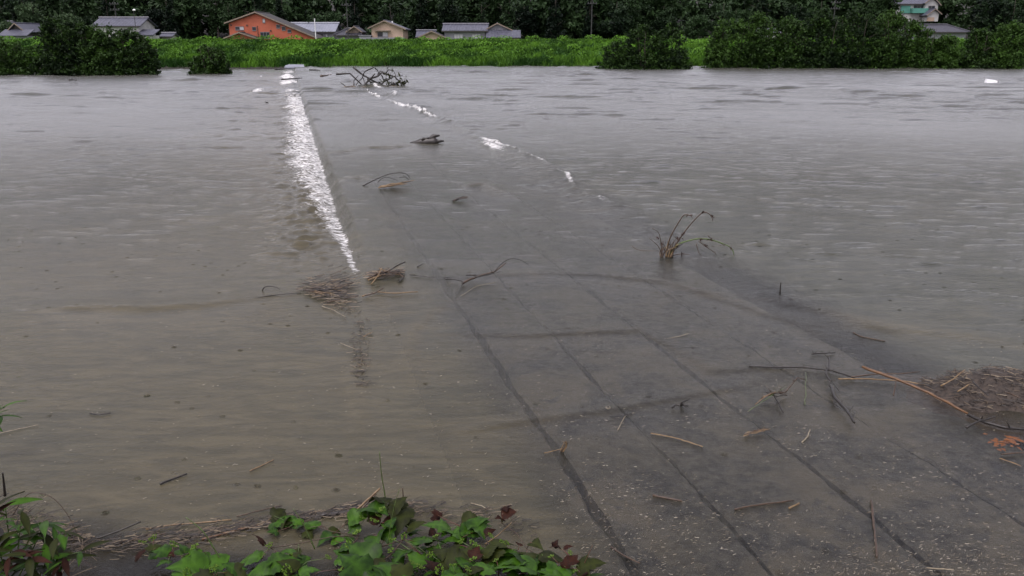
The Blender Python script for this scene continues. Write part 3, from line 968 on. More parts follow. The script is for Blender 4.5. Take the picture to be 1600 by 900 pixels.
# white house with blue tiles
h = gable_side('house', 'white plaster house with dark blue tiled roof behind the willows', 141, 219, 40.5, 28, HY, 8, 'plaster_white', 'tile_blue', group=GH)
lean_to(h, 212, 250, 46, 55, HY + 2, 3.5, 'tile_blue', 'plaster_white')
win_px(h, 192, 203, 46, 55, HY + .5, split=2, pane='glass')
sh = gable_side('garden_shed', 'small low shed with grey roof right of the white house', 247, 269, 57, 52, HY + 3, 4, 'plaster_white', 'tile_blue', group=GH)
# red house
RY = HY - 1
h = gable_front('house', 'large terracotta red house with long asymmetric sloping roof', (350, 36), (398, 18.5), (496, 59.5), RY, 9, 'plaster_red', 'dark_trim', group=GH, over=.7, th=.22)
for (x0, x1, y0, y1, sp, pn) in ((368, 381, 41.5, 47, 2, ('glass', 'curtain')), (394.5, 400, 42, 48, 1, 'glass'), (407.5, 421, 50, 60, 3, 'glass'),
                                 (410.5, 414, 29.5, 35.5, 1, 'curtain'), (432, 437.5, 38.5, 44, 1, 'glass'), (440.5, 446, 41.5, 47.5, 1, 'glass'), (449.5, 455, 46, 51, 1, 'glass')):
    win_px(h, x0, x1, y0, y1, RY + .5, split=sp, pane=pn)
a = Q(402, 40, RY + .4); MB().tube([(a.x, RY + .38, 1), (a.x, RY + .38, a.z)], .05, 6).build('downpipe', M['dark_trim'], h)
for (x, y) in ((361, 39), (386, 39.5), (423, 48)):
    q = Q(x, y, RY + .5); MB().box(q.x - .12, q.x + .12, RY + .35, RY + .52, q.z - .12, q.z + .12).build('vent', M['dark_trim'], h)
gable_front('porch', 'small red gabled porch in front of the terracotta house', (349, 59.5), (373, 50.5), (404, 60.5), RY - 3, 3.4, 'plaster_red', 'dark_trim', group=GH, over=.5)
# grey metal roof house
GY2 = HY + 8
h = gable_side('house', 'low house with pale grey metal roof right of the red house', 440, 524, 49.5, 36.5, GY2, 8, 'siding_grey', 'metal_roof', group=GH)
win_px(h, 497, 505, 53, 59, GY2 + .5, split=2, pane='glass'); win_px(h, 509, 512, 53, 60, GY2 + .5, split=1, pane='curtain')
# white flag pole
q = Q(491.5, 30, RY - 4)
tag(MB().tube([(q.x, RY - 4, 1.0), (q.x, RY - 4, q.z)], [.10, .08], 8).tube([(q.x, RY - 4, q.z), (q.x, RY - 4, q.z + .1)], [.12, .06], 8).build('flag_pole', M['pole_white']),
    'bare white pole in front of the grey metal-roofed house', 'pole')
# dark small house
h = gable_side('house', 'small dark house with hipped black roof beside the utility pole', 521, 566, 55, 45, HY + 2, 6, 'siding_grey', 'tile_dark', group=GH, hip=2.2)
gable_front('house_gable', None, (540, 50), (553, 41), (566, 50), HY + 2.5, 5, 'fascia', 'tile_dark', root=h, ribs=6, z0=3.0)
# low wall and shed left of the cream house
q0, q1 = Q(561, 56, HY), Q(580, 60, HY)
tag(MB().box(q0.x, q1.x, HY, HY + 3, .4, q0.z).box(q0.x - .15, q1.x + .15, HY - .15, HY + 3.15, q0.z + .002, q0.z + .12).build('flat_shed', M['siding_grey']),
    'flat grey shed between dark house and cream gabled house', 'shed', GH)
# cream house
h = gable_front('house', 'cream gabled house with canopy over its single window', (574.5, 44), (600, 32), (634, 45.5), HY, 8, 'plaster_cream', 'tile_blue', group=GH, over=.6)
win_px(h, 590, 606, 50, 57.5, HY + .5, split=2, pane=('glass', 'curtain'))
a, b2 = Q(585, 48.8, HY), Q(610, 47, HY)
MB().prism([(a.x, a.z), (b2.x, a.z), (b2.x - .1, b2.z), (a.x + .1, b2.z)], HY - .25, HY + .5).build('canopy', M['fascia'], h)
a, b2 = Q(596, 60, HY), Q(632, 58.5, HY)
MB().box(Q(581, 60, HY).x, b2.x, HY - .5, HY + .4, .4, b2.z).build('plinth_wall', M['siding_grey'], h)
for px in (613,):
    q = Q(px, 34, HY + 3); MB().tube([(q.x, HY + 3, q.z - 1), (q.x, HY + 3, q.z + .15)], .13, 6).build('chimney_pipe', M['pole_white'], h)
q = Q(612, 24, HY + 4)
an = MB().tube([(q.x, HY + 4, q.z - 1.6), (q.x, HY + 4, q.z)], .03, 5)
for k in range(4): an.tube([(q.x - .5 + .1 * k, HY + 4, q.z - .2 * k), (q.x + .5 - .1 * k, HY + 4, q.z - .2 * k)], .02, 4)
an.build('antenna', M['pole_grey'], h)
# small cream gable and its lean roof
h = gable_side('house', 'little blue-grey roof peeping out behind the small cream gable', 649, 680, 58, 48, HY + 5, 5, 'siding_grey', 'tile_blue', group=GH)
h = gable_front('house', 'small low cream gabled house between cream house and grey house', (653, 58), (674, 48.5), (698, 59), HY + .5, 7, 'plaster_cream', 'tile_dark', group=GH, over=.6)
# grey house with two windows
h = gable_side('house', 'long blue-grey house with two white paned windows under a tiled roof', 690, 762.5, 48, 38, HY + 1, 8, 'siding_grey', 'tile_blue', group=GH)
for x0, x1 in ((709.5, 723), (737.5, 751)):
    f = win_px(h, x0, x1, 53, 60.3, HY + 1.5, split=3, pane='curtain')
# gabled house with lower tiled roof
h = gable_front('house', 'blue-grey gabled house with long tiled lower roof, rightmost behind the levee', (758, 46), (777, 36), (801, 47), HY + 2, 8, 'siding_grey', 'tile_blue', group=GH, over=.5)
lean_to(h, 760, 813.5, 47, 59, HY + 2.2, 3.2, 'tile_blue', 'plaster_cream')
# hillside houses at the right
TY = HY + 30
h = gable_side('house', 'white two-storey house with teal balcony up on the hillside', 1401, 1463, 6, -4, TY, 8, 'plaster_white', 'tile_blue', group=GH, z0=Q(1430, 34, TY).z, inset=.4)
a, b2 = Q(1424, 9, TY), Q(1447, 20.5, TY)
MB().box(a.x, b2.x, TY - .9, TY + .6, b2.z, b2.z + 1.0).build('balcony', M['siding_teal'], h)
MB().box(Q(1409, 9, TY).x, a.x - .02, TY + .2, TY + .49, b2.z, a.z).build('shutter', M['siding_teal'], h)
win_px(h, 1427, 1444, 8.5, 16, TY + .46, split=3, pane='glass')
gable_front('house_gable', None, (1445, 5), (1459, -5), (1471, 8), TY - 1, 6, 'plaster_white', 'tile_blue', root=h, ribs=6, z0=Q(1430, 34, TY).z)
win_px(h, 1450, 1461, 9, 13.5, TY - .52, split=2, pane='glass')
gable_front('porch_gable', None, (1448, 24), (1462, 13.5), (1472, 22), TY - 3.5, 3, 'plaster_white', 'tile_blue', root=h, ribs=5, z0=Q(1430, 34, TY).z)
q0, q1 = Q(1449, 27, TY - 3), Q(1459, 33, TY - 3)
MB().box(q0.x, q1.x, TY - 3.08, TY - 2.9, q1.z, q0.z).build('door_panel', M['plaster_cream'], h)
h = gable_side('house', 'dark hip-roofed long house showing above the willow row', 1425, 1516, 50, 39, HY + 4, 9, 'siding_grey', 'tile_dark', group=GH, hip=2.4)
h = gable_side('house', 'pale low roof glimpsed between trees of the willow row', 1190, 1222, 51, 46, HY + 4, 6, 'plaster_white', 'metal_roof', group=GH)

# poles
def utility_pole(px, top, Y, label, arms=2):
    q = Q(px, top, Y); zb = float(ground_z(np.array([q.x]), np.array([Y]))[0])
    root = empty('utility_pole', (q.x, Y, zb), label, 'utility pole', 'utility poles')
    MB().tube([(q.x, Y, zb - .3), (q.x, Y, q.z)], [.12, .08], 8).build('pole', M['pole_grey'], root)
    for k in range(arms):
        z = q.z - .5 - 1.1 * k
        arm = MB().box(q.x - .9, q.x + .9, Y - .22, Y - .125, z - .05, z + .05).build('crossarm', M['pole_grey'], root)
        for s_ in (-.75, -.25, .3, .8):
            MB().tube([(q.x + s_, Y - .17, z + .052), (q.x + s_, Y - .17, z + .30)], [.03, .05], 5).build('insulator', M['frame_grey'], arm)
    return root


utility_pole(540.5, -6, HY - 1, 'pole with white insulators above the small dark house')
utility_pole(925.5, -8, HY + 6, 'thin grey pole against the dark wood at mid picture')
utility_pole(178, 2, HY + 6, 'pole rising behind the white house with blue tiled roof')
utility_pole(1306, 0, HY + 4, 'pole with pale crossarms above the willow row')
q = Q(208.5, 16, HY - 3)
root = empty('street_lamp', (q.x, HY - 3, 1.2), 'slender lamp post with white head before the white house', 'street lamp')
MB().tube([(q.x, HY - 3, 1.0), (q.x, HY - 3, q.z)], [.07, .05], 7).build('pole', M['pole_grey'], root)
MB().tube([(q.x - .1, HY - 3, q.z), (q.x + .12, HY - 3.05, q.z + .06), (q.x + .4, HY - 3.1, q.z + .02)], [.10, .17, .10], 8).build('lamp_head', M['white_paint'], root)

# ------------------------------------------------------------------ driftwood, sticks and weeds in the river
def crooked(a, b, n, jit, r, sag=0.0):
    a, b = Vector(a), Vector(b); L = (b - a).length
    out = []
    for i in range(n + 1):
        t = i / n; p_ = a.lerp(b, t)
        if 0 < i < n: p_ += Vector((r.uniform(-1, 1), r.uniform(-1, 1), r.uniform(-.6, .6))) * jit * L
        p_.z += sag * math.sin(math.pi * t) * L
        out.append(p_)
    return out


def stick(name, label, cat, pts, rad, m, group=None, z=.01, parent=None, seed=0, sides=6, buds=0, name_part=None):
    """a floating stick through photograph pixels on the water"""
    r = random.Random(seed + int(pts[0][0]))
    path = []
    for i in range(len(pts) - 1):
        a, b = P(pts[i][0], pts[i][1], z + (pts[i][2] if len(pts[i]) > 2 else 0)), P(pts[i + 1][0], pts[i + 1][1], z + (pts[i + 1][2] if len(pts[i + 1]) > 2 else 0))
        seg = crooked(a, b, 4, .018, r)
        path += seg if i == 0 else seg[1:]
    rad = rad if isinstance(rad, tuple) else (rad, rad * .5)
    rad = (rad[0] * .78, rad[1] * .78)
    n_ = len(path)
    radii = [(rad[0] + (rad[1] - rad[0]) * i / (n_ - 1)) * r.uniform(.85, 1.15) for i in range(n_)]
    b = MB().tube(path, radii, sides)
    for k in range(buds):
        i = r.randrange(1, n_ - 1); e = path[i] + Vector((r.uniform(-1, 1), r.uniform(-1, 1), r.uniform(.2, 1))) * rad[0] * r.uniform(4, 9)
        b.tube([path[i], (path[i] + e) / 2, e], [radii[i] * .5, radii[i] * .35, radii[i] * .2], 4)
    o = b.build(name, M[m], parent, True)
    if parent is None: tag(o, label, cat, group)
    return o


def arc(parent, name, pts, Y, rad, m, seed=0, depth=.25):
    """a twig that rises out of the water: pixels at about distance Y, swaying in depth"""
    r = random.Random(seed + int(pts[0][0] * 3 + pts[-1][1]))
    y0 = Y + r.uniform(-depth, depth); y1 = Y + r.uniform(-depth, depth)
    ctrl = [Q(x, y, y0 + (y1 - y0) * i / (len(pts) - 1)) for i, (x, y) in enumerate(pts)]
    path = []
    n_ = len(ctrl)
    for i in range(n_ - 1):          # Catmull-Rom through the control points
        p0, p1, p2, p3 = ctrl[max(i - 1, 0)], ctrl[i], ctrl[i + 1], ctrl[min(i + 2, n_ - 1)]
        for k in range(5):
            t = k / 5
            path.append(.5 * ((2 * p1) + (p2 - p0) * t + (2 * p0 - 5 * p1 + 4 * p2 - p3) * t * t + (3 * p1 - p0 - 3 * p2 + p3) * t ** 3))
    path.append(ctrl[-1])
    return MB().tube(path, [rad, rad * .45], 5).build(name, M[m], parent, True)


def sprig(parent, name, cpx, Y, n_, spread, size, m, seed):
    """a bunch of small leaves"""
    r = np.random.default_rng(seed); c = Q(cpx[0], cpx[1], Y)
    p_ = np.array(c) + r.normal(0, 1, (n_, 3)) * np.array(spread)
    a = r.normal(0, 1, (n_, 3)); a[:, 2] -= .6; a /= np.linalg.norm(a, axis=1)[:, None]
    b = np.cross(a, r.normal(0, 1, (n_, 3))); b /= np.linalg.norm(b, axis=1)[:, None]
    sz = size * r.uniform(.6, 1.3, n_)[:, None]
    V = np.stack([p_ - a * sz, p_ + b * sz * .3, p_ + a * sz, p_ - b * sz * .3], 1).reshape(-1, 3)
    V -= np.array(parent.location)
    return link_mesh(name, np_mesh(name, V, np.arange(n_ * 4).reshape(-1, 4), M[m], False, {'tone': np.repeat(r.random(n_), 4)}), parent)


def litter_mesh(name, cx, cy, n_, length, width, m, zf, seed, dirm=0.0, dsp=3.14, off=(0, 0, 0)):
    """many straw-sized pieces lying on the water"""
    r = np.random.default_rng(seed)
    a = dirm + r.uniform(-dsp, dsp, n_)
    L = length * r.uniform(.4, 1.6, n_) / 2; W = width * r.uniform(.6, 1.5, n_) / 2
    z = zf + r.uniform(0, .012, n_)
    dx, dy = np.cos(a), np.sin(a); tilt = r.normal(0, .12, n_) * L
    bend = r.normal(0, .15, n_) * L
    c0 = np.stack([cx - dx * L, cy - dy * L, z - np.abs(tilt) * .3], 1); c1 = np.stack([cx + dx * L, cy + dy * L, z + np.abs(tilt)], 1)
    cm = (c0 + c1) / 2 + np.stack([-dy * bend, dx * bend, W * .5], 1)
    s = np.stack([-dy * W, dx * W, np.zeros(n_)], 1)
    up = np.stack([np.zeros(n_), np.zeros(n_), W * 1.3], 1)
    V = np.stack([c0 - s, c0 + s, c0 + up, cm - s, cm + s, cm + up, c1 - s, c1 + s, c1 + up], 1).reshape(-1, 3) - np.array(off)
    i = np.arange(n_) * 9
    F = []
    for o in (0, 3):
        for (p_, q_) in ((0, 1), (1, 2), (2, 0)):
            F.append(np.stack([i + o + p_, i + o + q_, i + o + 3 + q_, i + o + 3 + p_], 1))
    return np_mesh(name, V, np.concatenate(F), m, False, {'tone': np.repeat(r.random(n_), 9)})


def straw_mat(name, cols):
    m, nt, p = new_mat(name)
    cr = nt.nodes.new('ShaderNodeValToRGB'); cr.color_ramp.interpolation = 'CONSTANT'
    els = cr.color_ramp.elements
    for i, c in enumerate(cols):
        e = els[i] if i < 2 else els.new(i / len(cols))
        e.position = i / len(cols); e.color = (*c, 1)
    nt.links.new(attr(nt, 'tone'), cr.inputs[0]); nt.links.new(cr.outputs[0], p.inputs['Base Color'])
    p.inputs['Roughness'].default_value = .6
    return m


M['litter'] = straw_mat('litter', [(.009, .007, .005), (.024, .016, .010), (.042, .028, .017), (.075, .053, .031), (.015, .011, .008), (.13, .10, .062), (.020, .014, .010)])
M['chaff'] = straw_mat('chaff', [(.30, .27, .21), (.06, .045, .028), (.13, .105, .07), (.03, .022, .015), (.20, .17, .12), (.05, .04, .026), (.09, .07, .045)])

# the big branch tangle at mid river
Yt = P(590, 137).y
t = empty('driftwood_branch', P(590, 137), 'big tangle of bare dark branches stranded on the far causeway', 'driftwood')
for i, pl in enumerate([
        [(552, 105), (568, 118), (585, 127), (605, 137)], [(584, 105), (570, 112), (566, 122), (550, 137)], [(545, 138), (532, 129)],
        [(525, 116), (547, 115), (568, 135)], [(566, 136), (578, 124), (586, 115)], [(574, 124), (590, 119), (597, 113), (607, 117), (617, 120), (634, 135)],
        [(590, 117), (594, 111), (601, 113)], [(603, 114), (607, 109), (615, 110), (618, 118)], [(586, 106), (590, 110), (591, 114)],
        [(630, 136), (648, 135), (653, 137)], [(600, 136), (614, 131), (624, 127), (632, 134)], [(576, 127), (592, 130), (602, 136)],
        [(592, 134), (605, 125), (617, 119), (629, 118)], [(553, 133), (553, 126), (560, 118)], [(596, 117), (600, 126), (596, 132)], [(566, 120), (572, 132)],
        [(596, 130), (590, 136), (578, 134)], [(612, 134), (622, 130), (630, 128)]]):
    rb = random.Random(i); y0, y1 = Yt + rb.uniform(-.8, .8), Yt + rb.uniform(-.8, .8); ctrl = [Q(x_, y_, y0 + (y1 - y0) * k_ / (len(pl) - 1)) for k_, (x_, y_) in enumerate(pl)]
    path = []
    for k_ in range(len(ctrl) - 1): path += crooked(ctrl[k_], ctrl[k_ + 1], 3, .035, rb)[:-1]
    r0_ = .10 if i in (0, 3, 4, 5, 9) else .06
    MB().tube(path + [ctrl[-1]], [r0_, r0_ * .5], 6).build('branch', M['wet_wood'], t, True)
sprig(t, 'leaf_bunch', (608, 125), Yt, 70, (.35, .4, .55), .22, 'vine_olive', 5)
sprig(t, 'leaf_bunch', (626, 131), Yt, 50, (.35, .4, .35), .22, 'vine_olive', 6)
sprig(t, 'leaf_bunch', (585, 131), Yt, 40, (.5, .4, .25), .18, 'vine_olive', 7)
c = np.stack([np.array(P(546 + 70 * k, 137.3)) for k in rng.random(500)]) + rng.normal(0, .25, (500, 3))
link_mesh('litter_mat', litter_mesh('litter_mat', c[:, 0], c[:, 1], 500, .5, .06, M['litter'], .08, 3, 0, .8, t.location), t)['kind'] = 'stuff'

# dark floating log
lb = MB()
pa, pb = P(641, 223.5, .02), P(684, 221, .10)
path = crooked(pa, pb, 8, .02, random.Random(4)); lb.tube(path, [.04, .07, .10, .17, .15, .22, .17, .20, .09], 7); lb.tube([path[5], path[6] + Vector((.1, 0, .22)), path[6] + Vector((.35, 0, .25))], [.12, .09, .03], 6); lb.tube([path[3], path[4] + Vector((0, -.1, .16)), path[5] + Vector((.1, -.1, .18))], [.08, .06, .03], 6); lb.tube([path[7], path[8] + Vector((.25, 0, .02))], [.1, .03], 5)
lg = lb.build('driftwood_log', M['wet_wood'], None, True); tag(lg, 'dark waterlogged stump drifting over the middle of the causeway', 'log')
tag(lg, None)
stick('driftwood_log', 'thin dark log at the far end of the white drop line', 'log', [(430, 108.6), (445, 107.5), (462, 107)], (.16, .05), 'wet_wood', 'small logs near the far ramp', .1)
stick('driftwood_log', 'thin dark pole floating just right of the far drop line', 'log', [(440, 124), (456, 123), (472, 122)], (.12, .05), 'wet_wood', 'small logs near the far ramp', .1)
stick('driftwood_log', 'short mossy log left of the branch tangle', 'log', [(502, 119), (512, 117.5), (518, 117)], (.2, .1), 'brown_wood', 'small logs near the far ramp', .12)
stick('driftwood_log', 'short dark log on the far causeway nearest the ramp', 'log', [(484, 109), (496, 109.5), (500, 111)], (.14, .08), 'wet_wood', 'small logs near the far ramp', .1)

# grassy twig raft with an arching cane
t = empty('twig_raft', P(618, 289), 'straw and twig bundle with arching cane, on mid causeway', 'driftwood')
Y = P(618, 289).y
arc(t, 'cane', [(566, 291), (590, 279), (612, 271), (633, 271), (641, 279)], Y, .018, 'wet_wood', 1, .1)
arc(t, 'cane', [(590, 285), (602, 277), (622, 282)], Y, .012, 'wet_wood', 2, .1)
arc(t, 'cane', [(624, 277), (634, 277), (640, 282)], Y, .012, 'wet_wood', 3, .1)
for i in range(14):
    r = random.Random(i); x0 = r.uniform(588, 612); x1 = x0 + r.uniform(18, 38)
    y0 = 293 - (x0 - 588) * .14 + r.uniform(-1.5, 1.5); y1 = 293 - (x1 - 588) * .14 + r.uniform(-3.5, 1)
    stick('twig', None, None, [(x0, y0), (x1, y1, .1)], .022, 'reed_tan' if i % 3 else 'brown_wood', None, .05, t, i)
t = empty('twig_raft', P(720, 311), 'small mossy twig bundle in mid causeway right of the cane bundle', 'driftwood')
for i in range(9):
    r = random.Random(40 + i); stick('twig', None, None, [(706 + r.uniform(0, 6), 314 + r.uniform(-2, 1)), (716 + r.uniform(0, 4), 310 + r.uniform(-2, 2), .04), (726 + r.uniform(0, 6), 309 + r.uniform(-3, 2), .08)], .016, 'wet_wood' if i % 2 else 'brown_wood', None, .03, t, i)

# stick heap at the near end of the drop
t = empty('stick_heap', P(600, 432), 'heap of broken sticks at the near end of the white drop', 'driftwood')
for i, (pl, r_, m_) in enumerate([
        ([(598, 428, .02), (617, 417, .12), (633, 409, .30)], .016, 'wet_wood'), ([(574, 436), (590, 427, .10), (608, 423, .12)], .020, 'brown_wood'),
        ([(577, 433), (600, 425, .10), (628, 428, .02)], .016, 'wet_wood'), ([(580, 444), (590, 432, .1), (597, 418, .18)], .014, 'reed_tan'),
        ([(592, 419, .16), (606, 425, .1), (630, 431)], .012, 'reed_tan'), ([(606, 426, .1), (622, 426, .06), (631, 434)], .016, 'brown_wood'),
        ([(630, 434), (622, 441)], .016, 'wet_wood'), ([(575, 438), (585, 434, .04), (602, 428, .06)], .018, 'reed_tan'), ([(590, 430, .05), (612, 429, .1), (629, 424, .06)], .012, 'brown_wood')]):
    stick('stick', None, None, pl, (r_, r_ * .7), m_, None, .03, t, i, buds=2)
c = np.stack([np.array(P(576 + 54 * a_, 433 + rng.normal(0, 3) - 6 * a_)) for a_ in rng.random(160)])
link_mesh('litter_mat', litter_mesh('litter_mat', c[:, 0], c[:, 1], 160, .16, .012, M['litter'], .03, 13, .3, .9, t.location), t)['kind'] = 'stuff'
stick('stick', 'short dark twig just right of the stick heap', 'stick', [(652, 417), (662, 411, .03)], .014, 'wet_wood', 'loose sticks on the causeway')

# straw raft left of it
t = empty('straw_raft', P(510, 457), 'wide brown raft of straw and twigs where the drop ends', 'driftwood')
ns = 430
ax = np.clip(rng.normal(.55, .25, ns), 0, 1); ay = rng.normal(0, 1, ns)
pxs = 470 + 85 * ax; pys = 449 + 10 * ax + ay * (6 + 8 * ax)
c = np.array([np.array(P(x_, y_)) for x_, y_ in zip(pxs, pys)])
link_mesh('litter_mat', litter_mesh('litter_mat', c[:, 0], c[:, 1], ns, .17, .009, M['litter'], .03, 14, .2, .9, t.location), t)['kind'] = 'stuff'
for i in range(16):
    r = random.Random(70 + i); x0 = r.uniform(470, 520); y0 = 452 + r.uniform(-6, 8)
    stick('stick', None, None, [(x0, y0), (x0 + r.uniform(20, 45), y0 + r.uniform(-6, 6), .05)], r.uniform(.006, .013), ['brown_wood', 'reed_tan', 'wet_wood'][i % 3], None, .04, t, i)
stick('stick', None, None, [(511, 472), (535, 468), (560, 462)], .016, 'brown_wood', None, .03, t, 5)
stick('stick', None, None, [(472, 443), (495, 445), (518, 441)], .014, 'wet_wood', None, .03, t, 5)
stick('stick', None, None, [(522, 444), (540, 437, .05)], .014, 'wet_wood', None, .03, t, 5)
arc(t, 'twig', [(410, 455), (413, 449), (423, 447), (434, 450), (438, 453)], P(424, 455).y, .010, 'wet_wood', 4, .05)
stick('stick', None, None, [(397, 466), (430, 461), (470, 458)], (.008, .006), 'wet_wood', None, .015, t, 6)
t = empty('straw_trail', P(558, 500), 'thin trailing line of straw and twigs below the raft', 'driftwood')
ns = 170
tt = rng.random(ns) ** 1.2
pxs = np.interp(tt, [0, .12, .3, .5, 1], [515, 545, 562, 562, 566]) + rng.normal(0, 1, ns) * np.interp(tt, [0, .15, .4, 1], [12, 12, 8, 7]); pys = 470 + 135 * tt
c = np.array([np.array(P(x_, y_)) for x_, y_ in zip(pxs, pys)])
link_mesh('litter_mat', litter_mesh('litter_mat', c[:, 0], c[:, 1], ns, .09, .006, M['litter'], .008, 15, 0, 3.1, t.location), t)['kind'] = 'stuff'
stick('straw', None, None, [(503, 478), (522, 485), (540, 495)], .008, 'straw', None, .02, t, 8)
stick('straw', None, None, [(568, 526), (583, 518)], .008, 'reed_tan', None, .02, t, 8)
stick('straw', None, None, [(532, 536), (560, 547)], .007, 'straw', None, .02, t, 8)
stick('reed_stalk', 'tan reed stalk lying right of the straw raft', 'reed', [(566, 463), (590, 456), (615, 458), (653, 456)], (.014, .010), 'reed_tan', 'loose sticks on the causeway', .03, seed=2, buds=2)
stick('reed_stalk', 'short forked tan stick just above the long reed stalk', 'reed', [(570, 462), (585, 458, .03), (599, 450, .07)], (.016, .008), 'brown_wood', 'loose sticks on the causeway', .035, seed=3, buds=2)

# forked branch on the causeway
t = empty('forked_branch', P(730, 440), 'forked dark branch with thin arching tip on the near causeway', 'driftwood')
Y = P(730, 440).y
for i, (pl, r_) in enumerate([([(695, 436), (712, 437, .02), (724, 440, .03)], .016), ([(722, 443), (735, 436, .05), (755, 429, .08), (774, 424, .14), (790, 411, .26)], .024),
                              ([(724, 440, .03), (720, 449), (712, 462)], .010), ([(740, 434, .06), (760, 430, .08), (783, 424, .07)], .014), ([(728, 430), (750, 430, .06), (770, 426, .09)], .012)]):
    stick('branch', None, None, pl, (r_, r_ * .5), 'wet_wood' if i != 1 else 'brown_wood', None, .03, t, i, buds=5)
arc(t, 'twig', [(772, 425), (786, 410), (800, 404), (815, 407), (826, 414)], Y, .008, 'wet_wood', 7, .06)
stick('straw', None, None, [(720, 462), (745, 447), (775, 441)], .005, 'straw', None, .02, t, 9)
stick('stick', 'thin black stick floating left of the forked branch', 'stick', [(640, 429), (670, 433), (705, 433)], (.010, .006), 'wet_wood', 'loose sticks on the causeway', .02)

# weed standing in the current
t = empty('weed_clump', P(1045, 401), 'leaning brown weed clump with arching stems in the current', 'plant')
Y = P(1045, 401).y
for i, pl in enumerate([
        [(1041, 399), (1047, 372), (1060, 348), (1069, 336), (1079, 337), (1082, 341)], [(1046, 399), (1064, 370), (1084, 345), (1099, 332), (1110, 336), (1114, 345)],
        [(1045, 400), (1058, 383), (1080, 375), (1096, 373), (1112, 375), (1130, 381), (1143, 388), (1148, 402)], [(1034, 398), (1033, 380), (1029, 364), (1018, 356)],
        [(1034, 398), (1028, 384), (1014, 372)], [(1092, 377), (1104, 386), (1118, 396), (1120, 405)], [(1088, 381), (1092, 395), (1098, 400)],
        [(1046, 401), (1062, 397), (1079, 398)], [(1048, 396), (1052, 380), (1058, 372)], [(1043, 400), (1038, 388), (1036, 375)], [(1106, 368), (1110, 372), (1112, 375)], [(988, 385), (1000, 391), (1030, 392)]]):
    arc(t, 'stem', pl, Y, .016 if i in (0, 1, 2) else .009, 'brown_wood' if i != 2 else 'green_stem', i, .22)
for i in range(26):
    r = random.Random(500 + i); x0 = 1040 + r.uniform(-8, 10); arc(t, 'stalk', [(x0, 402), (x0 + r.uniform(-2, 6), 392), (x0 + r.uniform(-8, 22), r.uniform(374, 390))], Y, .010, ['brown_wood', 'reed_tan', 'wet_wood'][i % 3], i, .12)
for i, (x_, y_) in enumerate([(1077, 337), (1114, 338), (1066, 365), (1059, 372), (1093, 374), (1110, 375), (1130, 382), (1141, 387), (1058, 385), (1102, 384), (1027, 371), (1033, 381), (1066, 397), (1100, 332)]):
    sprig(t, 'seed_head', (x_, y_), Y, 9, (.03, .05, .012), .035, 'vine_red', 520 + i)
t = empty('wooden_stake', P(1219, 461), 'short dark stake poking out of the upstream water', 'stake')
Y = P(1219, 461).y
arc(t, 'post', [(1218.5, 461), (1219, 452), (1220, 441)], Y, .018, 'wet_wood', 1, .01)
arc(t, 'post_side_twig', [(1219, 458), (1225, 459), (1233, 459)], Y, .006, 'wet_wood', 2, .05)

# sticks by the right-hand mound
LG = 'sticks lodged beside the soil mound'
stick('stick', 'dark twiggy stick afloat above the long sticks at right', 'stick', [(1333, 520), (1345, 526), (1362, 529), (1383, 533)], (.012, .008), 'brown_wood', LG, .02, buds=4)
stick('stick', 'short dark crossed twig above the long black stick', 'stick', [(1268, 553), (1285, 552), (1305, 551)], (.014, .007), 'wet_wood', LG, .02, buds=4)
stick('stick', 'long thin black stick lying across the causeway edge', 'stick', [(1170, 572), (1205, 574), (1255, 574), (1300, 579), (1335, 590)], (.012, .016), 'wet_wood', LG, .03, buds=5)
t = empty('forked_branch', P(1305, 600), 'kinked dark branch pointing down toward the near planks', 'driftwood', LG)
for i, (pl, r_) in enumerate([([(1296, 558, .05), (1295, 572, .05), (1290, 583, .04), (1298, 597, .03)], .014), ([(1297, 602, .03), (1305, 622, .03), (1322, 640, .03), (1335, 660, .03)], .022), ([(1300, 596, .03), (1312, 612, .02)], .008), ([(1301, 615), (1305, 635)], .009)]):
    stick('branch', None, None, pl, (r_, r_ * .9), 'wet_wood', None, .03, t, i, buds=3)
stick('bamboo_cane', 'long orange-brown cane leaning over the other sticks', 'cane', [(1347, 573, .22), (1400, 592, .18), (1450, 613, .12), (1512, 646, .04)], (.024, .018), 'reed_orange', LG, .03, seed=2)
stick('reed_stalk', 'thin tan reed lying flat under the orange cane', 'reed', [(1310, 592), (1360, 592), (1410, 595), (1450, 602)], (.012, .009), 'reed_tan', LG, .03)
stick('reed_stalk', 'thin brown reed rising toward the mound behind the orange cane', 'reed', [(1330, 589), (1372, 584, .03), (1405, 584, .05), (1437, 581, .07)], (.013, .008), 'brown_wood', LG, .035, buds=2)
stick('stick', 'short upright brown twig below the orange cane', 'stick', [(1396, 618), (1399, 604, .06), (1400, 590, .12)], (.011, .008), 'brown_wood', LG, .02)
stick('stick', 'black branch below the mound near the right edge', 'stick', [(1512, 648), (1540, 660), (1570, 668), (1602, 671)], (.024, .018), 'wet_wood', LG, .03, buds=4)
stick('stick', 'short black stick crossing the branch below the mound', 'stick', [(1510, 668), (1530, 658, .03), (1555, 651, .05)], (.016, .01), 'wet_wood', LG, .03)
stick('stick', 'thin dark stick at the right edge under the mound', 'stick', [(1565, 710), (1585, 708), (1604, 707)], (.012, .01), 'brown_wood', LG, .02)
t = empty('twig_bundle', P(1210, 616), 'tangled twigs and grass tuft on the planks left of the kinked branch', 'driftwood')
